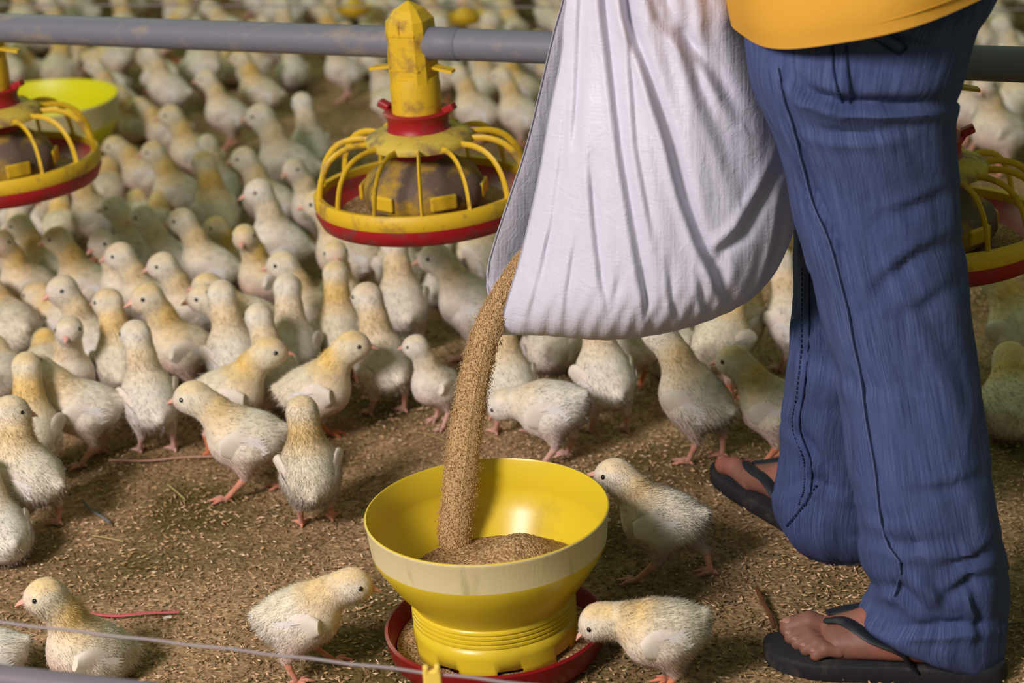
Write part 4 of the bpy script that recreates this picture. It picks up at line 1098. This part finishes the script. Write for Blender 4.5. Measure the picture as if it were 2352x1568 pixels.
sps = cr_spline([(a, b_, c_) for a, b_, c_ in spine], 60)
for i, (s_, wk, dp) in enumerate(sps):
    up_l = (Matrix.Rotation(R(-28 * min(1, s_ / .3)), 3, 'Y') @ upv)
    c = c0 + upv * min(s_, .1) + up_l * max(0, s_ - .1)
    axx = Matrix.Rotation(R(-28 * min(1, s_ / .3)), 3, 'Y') @ ax0
    r_ = ring_pts(c, axx, hw0 * wk * (1 if s_ > .1 else 1.0), dp * (1 + .0), 90)
    rr = []
    for j, p in enumerate(r_):
        th = 2 * math.pi * j / 90; q = (p - c).normalized()
        rr.append(p + q * (.003 * math.sin(7 * th + 8 * s_) * max(.3, 1 - s_ * 4)))
    rows.append(rr)
hem = [p.lerp(c0, .05) for p in rows[0]]
sh.grid([hem] + rows)
shirt = sh.build('shirt', MT['shirt']); pchild(shirt)
neckc = c; upn = up_l; axn = axx
hemt = MB(); hemt.tube([p + Vector((0, 0, .014)) + (p - c0).normalized() * .001 for p in rows[0]] + [rows[0][0] + Vector((0, 0, .014))], .0009, 5); pchild(hemt.build('hem_stitching', MT['shirt']), shirt)
# arms reach forward to the gathered neck of the sack; head above
grip = PY(1470, -400, SY)
bp_ = []
for sgn in (-1, 1):
    sho = neckc - upn * .08 + Vector((0, sgn * .15, 0)); gp = grip + Vector((.0, sgn * .055, .02 * sgn))
    elb = (sho + gp) / 2 + Vector((.05, sgn * .13, -.07))
    bp_ += [('cap', sho, elb, .048, .038), ('cap', elb, gp, .036, .024)]
    pal = gp + Vector((-.01, 0, -.02)); bp_ += [('ell', pal, (.022, .040, .045))]
    for f_ in range(4):
        k0 = pal + Vector((-.016, sgn * (.026 - f_ * .017), -.004 - .004 * f_)); k1 = k0 + Vector((-.022, -sgn * .004, -.020)); k2 = k1 + Vector((.006, -sgn * .010, -.026 + .003 * f_)); k3 = k2 + Vector((.020, -sgn * .004, -.006))
        bp_ += [('cap', k0, k1, .0095, .009), ('cap', k1, k2, .009, .0085), ('cap', k2, k3, .0085, .007)]
    bp_ += [('cap', pal + Vector((.01, -sgn * .02, -.01)), pal + Vector((-.016, -sgn * .046, -.034)), .011, .009)]
    sl = MB(); e1 = sho.lerp(elb, .75)
    ud = (sho - elb).normalized(); sl.tube([sho + ud * .066, sho + ud * .058, sho + ud * .035, sho, sho.lerp(elb, .3), e1, e1.lerp(sho, .02)], [.012, .034, .056, .068, .064, .060, .052], 32); pchild(sl.build('sleeve', MT['shirt']), shirt)
hc_ = neckc + upn * .15 + Vector((-.03, 0, -.0))
bp_ += [('cap', neckc - upn * .04, hc_, .052, .050), ('ell', hc_ + Vector((0, 0, .03)), (.092, .074, .105)), ('cap', hc_ + Vector((-.07, 0, -.02)), hc_ + Vector((-.03, 0, -.055)), .034, .036),
        ('cap', hc_ + Vector((-.088, 0, .035)), hc_ + Vector((-.106, 0, .008)), .009, .013), ('ell', hc_ + Vector((.004, .074, .02)), (.018, .008, .028)), ('ell', hc_ + Vector((.004, -.074, .02)), (.018, .008, .028)),
        ('cap', hc_ + Vector((-.094, -.018, -.022)), hc_ + Vector((-.094, .018, -.022)), .009, .009)]
v, F = nets(bp_, .006, .014); body.add(v.tolist(), F.tolist())
# shins and thighs run on inside the jeans
for hl_, te, tab in ((gheel_n, gtoe_n, ring_n), (gheel_f, gtoe_f, ring_f)):
    Mx, L = foot_frame(hl_, te); fa_ = Mx @ Vector((.05, 0, .10)); ank = tab[int(len(tab) * .86)][0]; ch = [tab[int(len(tab) * f_)] for f_ in (.76, .68, .58, .45, .34, .22)]
    lp = [('cap', fa_, ank, .030, .034)] + [('cap', a_[0], b_[0], a_[1] * .44, b_[1] * .44) for a_, b_ in zip(ch[:-1], ch[1:])]
    v, F = nets(lp, .009, .008); body.add(v.tolist(), F.tolist())
bo = body.build('body', MT['skin']); pchild(bo); bo['label'] = 'brown skin of feet and arms'
hm = MB(); v, F = nets([('ell', hc_ + Vector((.012, 0, .052)), (.094, .080, .096))], .007, .01); v = [q for q in v.tolist()]; hm.add(v, F.tolist())
pchild(hm.build('hair', MT['hair']))
for sgn in (-1, 1):
    e = MB(); c_ = hc_ + Vector((-.082, sgn * .030, .036)); e.lathe([(.0001, -.011), (.008, -.008), (.011, 0), (.008, .008), (.0001, .011)], 16, c=c_); pchild(e.build('eye', MT['eye']))
for (c_, Mx, r_, sg) in nails:
    nm = MB(); ux = (Mx.to_3x3() @ Vector((1, 0, 0))); uy = (Mx.to_3x3() @ Vector((0, 1, 0))); uz = Vector((0, 0, 1)); rws = []
    for i in range(5):
        ph = math.pi * i / 4; rws.append([c_ + ux * (-math.cos(ph) * r_ * .6) + uy * (math.sin(ph) * r_ * .55 * math.cos(q * math.pi / 5)) + uz * (math.sin(ph) * r_ * .22 * math.sin(q * math.pi / 5) + math.cos(ph) * r_ * .12) for q in range(10)])
    nm.grid(rws); pchild(nm.build('toenail', MT['nail']), bo)

# ================================================================ THE CROWD BEYOND
def crowd():
    rs = random.Random(21); pts = list(chick_spots); n = 0
    avoid = [(cl.x, cl.y, .24)]
    tries = 0
    while n < 205 and tries < 30000:
        tries += 1
        px = rs.uniform(-160, 2500); d = rs.random()
        py = -75 + 330 * d ** 1.25
        if py > 175 and (px < 850 or rs.random() < .35): continue
        g = G(px, py, .07)
        if any((g.x - a) ** 2 + (g.y - b) ** 2 < (.112 if py < 130 else .125) ** 2 for a, b in pts): continue
        if any((g.x - a) ** 2 + (g.y - b) ** 2 < c * c for a, b, c in avoid): continue
        va = rs.choice(['up', 'up', 'upl', 'upr', 'tall', 'mid', 'midl', 'midr', 'sit', 'sit', 'sitl', 'sitl', 'sitlow', 'sitlow', 'ball', 'low', 'walk'])
        hd = rs.choice([180, 175, 165, 120, 100, 90, 150, 200, 60, -150, 20]) + rs.uniform(-15, 15)
        pts.append((g.x, g.y)); n += 1
        if py < 60: lb, gp = 'blurred chick in the far crowd above the grey pipe', 'chicks above the pipe'
        elif px > 2100: lb, gp = 'blurred chick in the crowd at upper right behind the jeans', 'chicks behind the jeans'
        elif px > 980: lb, gp = 'chick in the packed crowd between feeder tube and sack', 'chicks between feeder and sack'
        else: lb, gp = 'blurred chick in the packed crowd just under the grey pipe', 'chicks under the pipe'
        h_ = hd % 360; way = 'facing right' if h_ < 60 or h_ > 300 else 'with its back turned' if h_ < 135 else 'facing left' if h_ < 225 else 'facing the camera'
        lb = lb.replace('blurred ', ''); lb += {'low': ', head down', 'sit': ', sitting', 'sitl': ', sitting', 'sitlow': ', crouching', 'tall': ', neck stretched'}.get(va, '') + ', ' + way
        chick(0, 0, hd, va, lb, rs.uniform(.92, 1.1), group=gp, parts=False, world=g)
crowd()
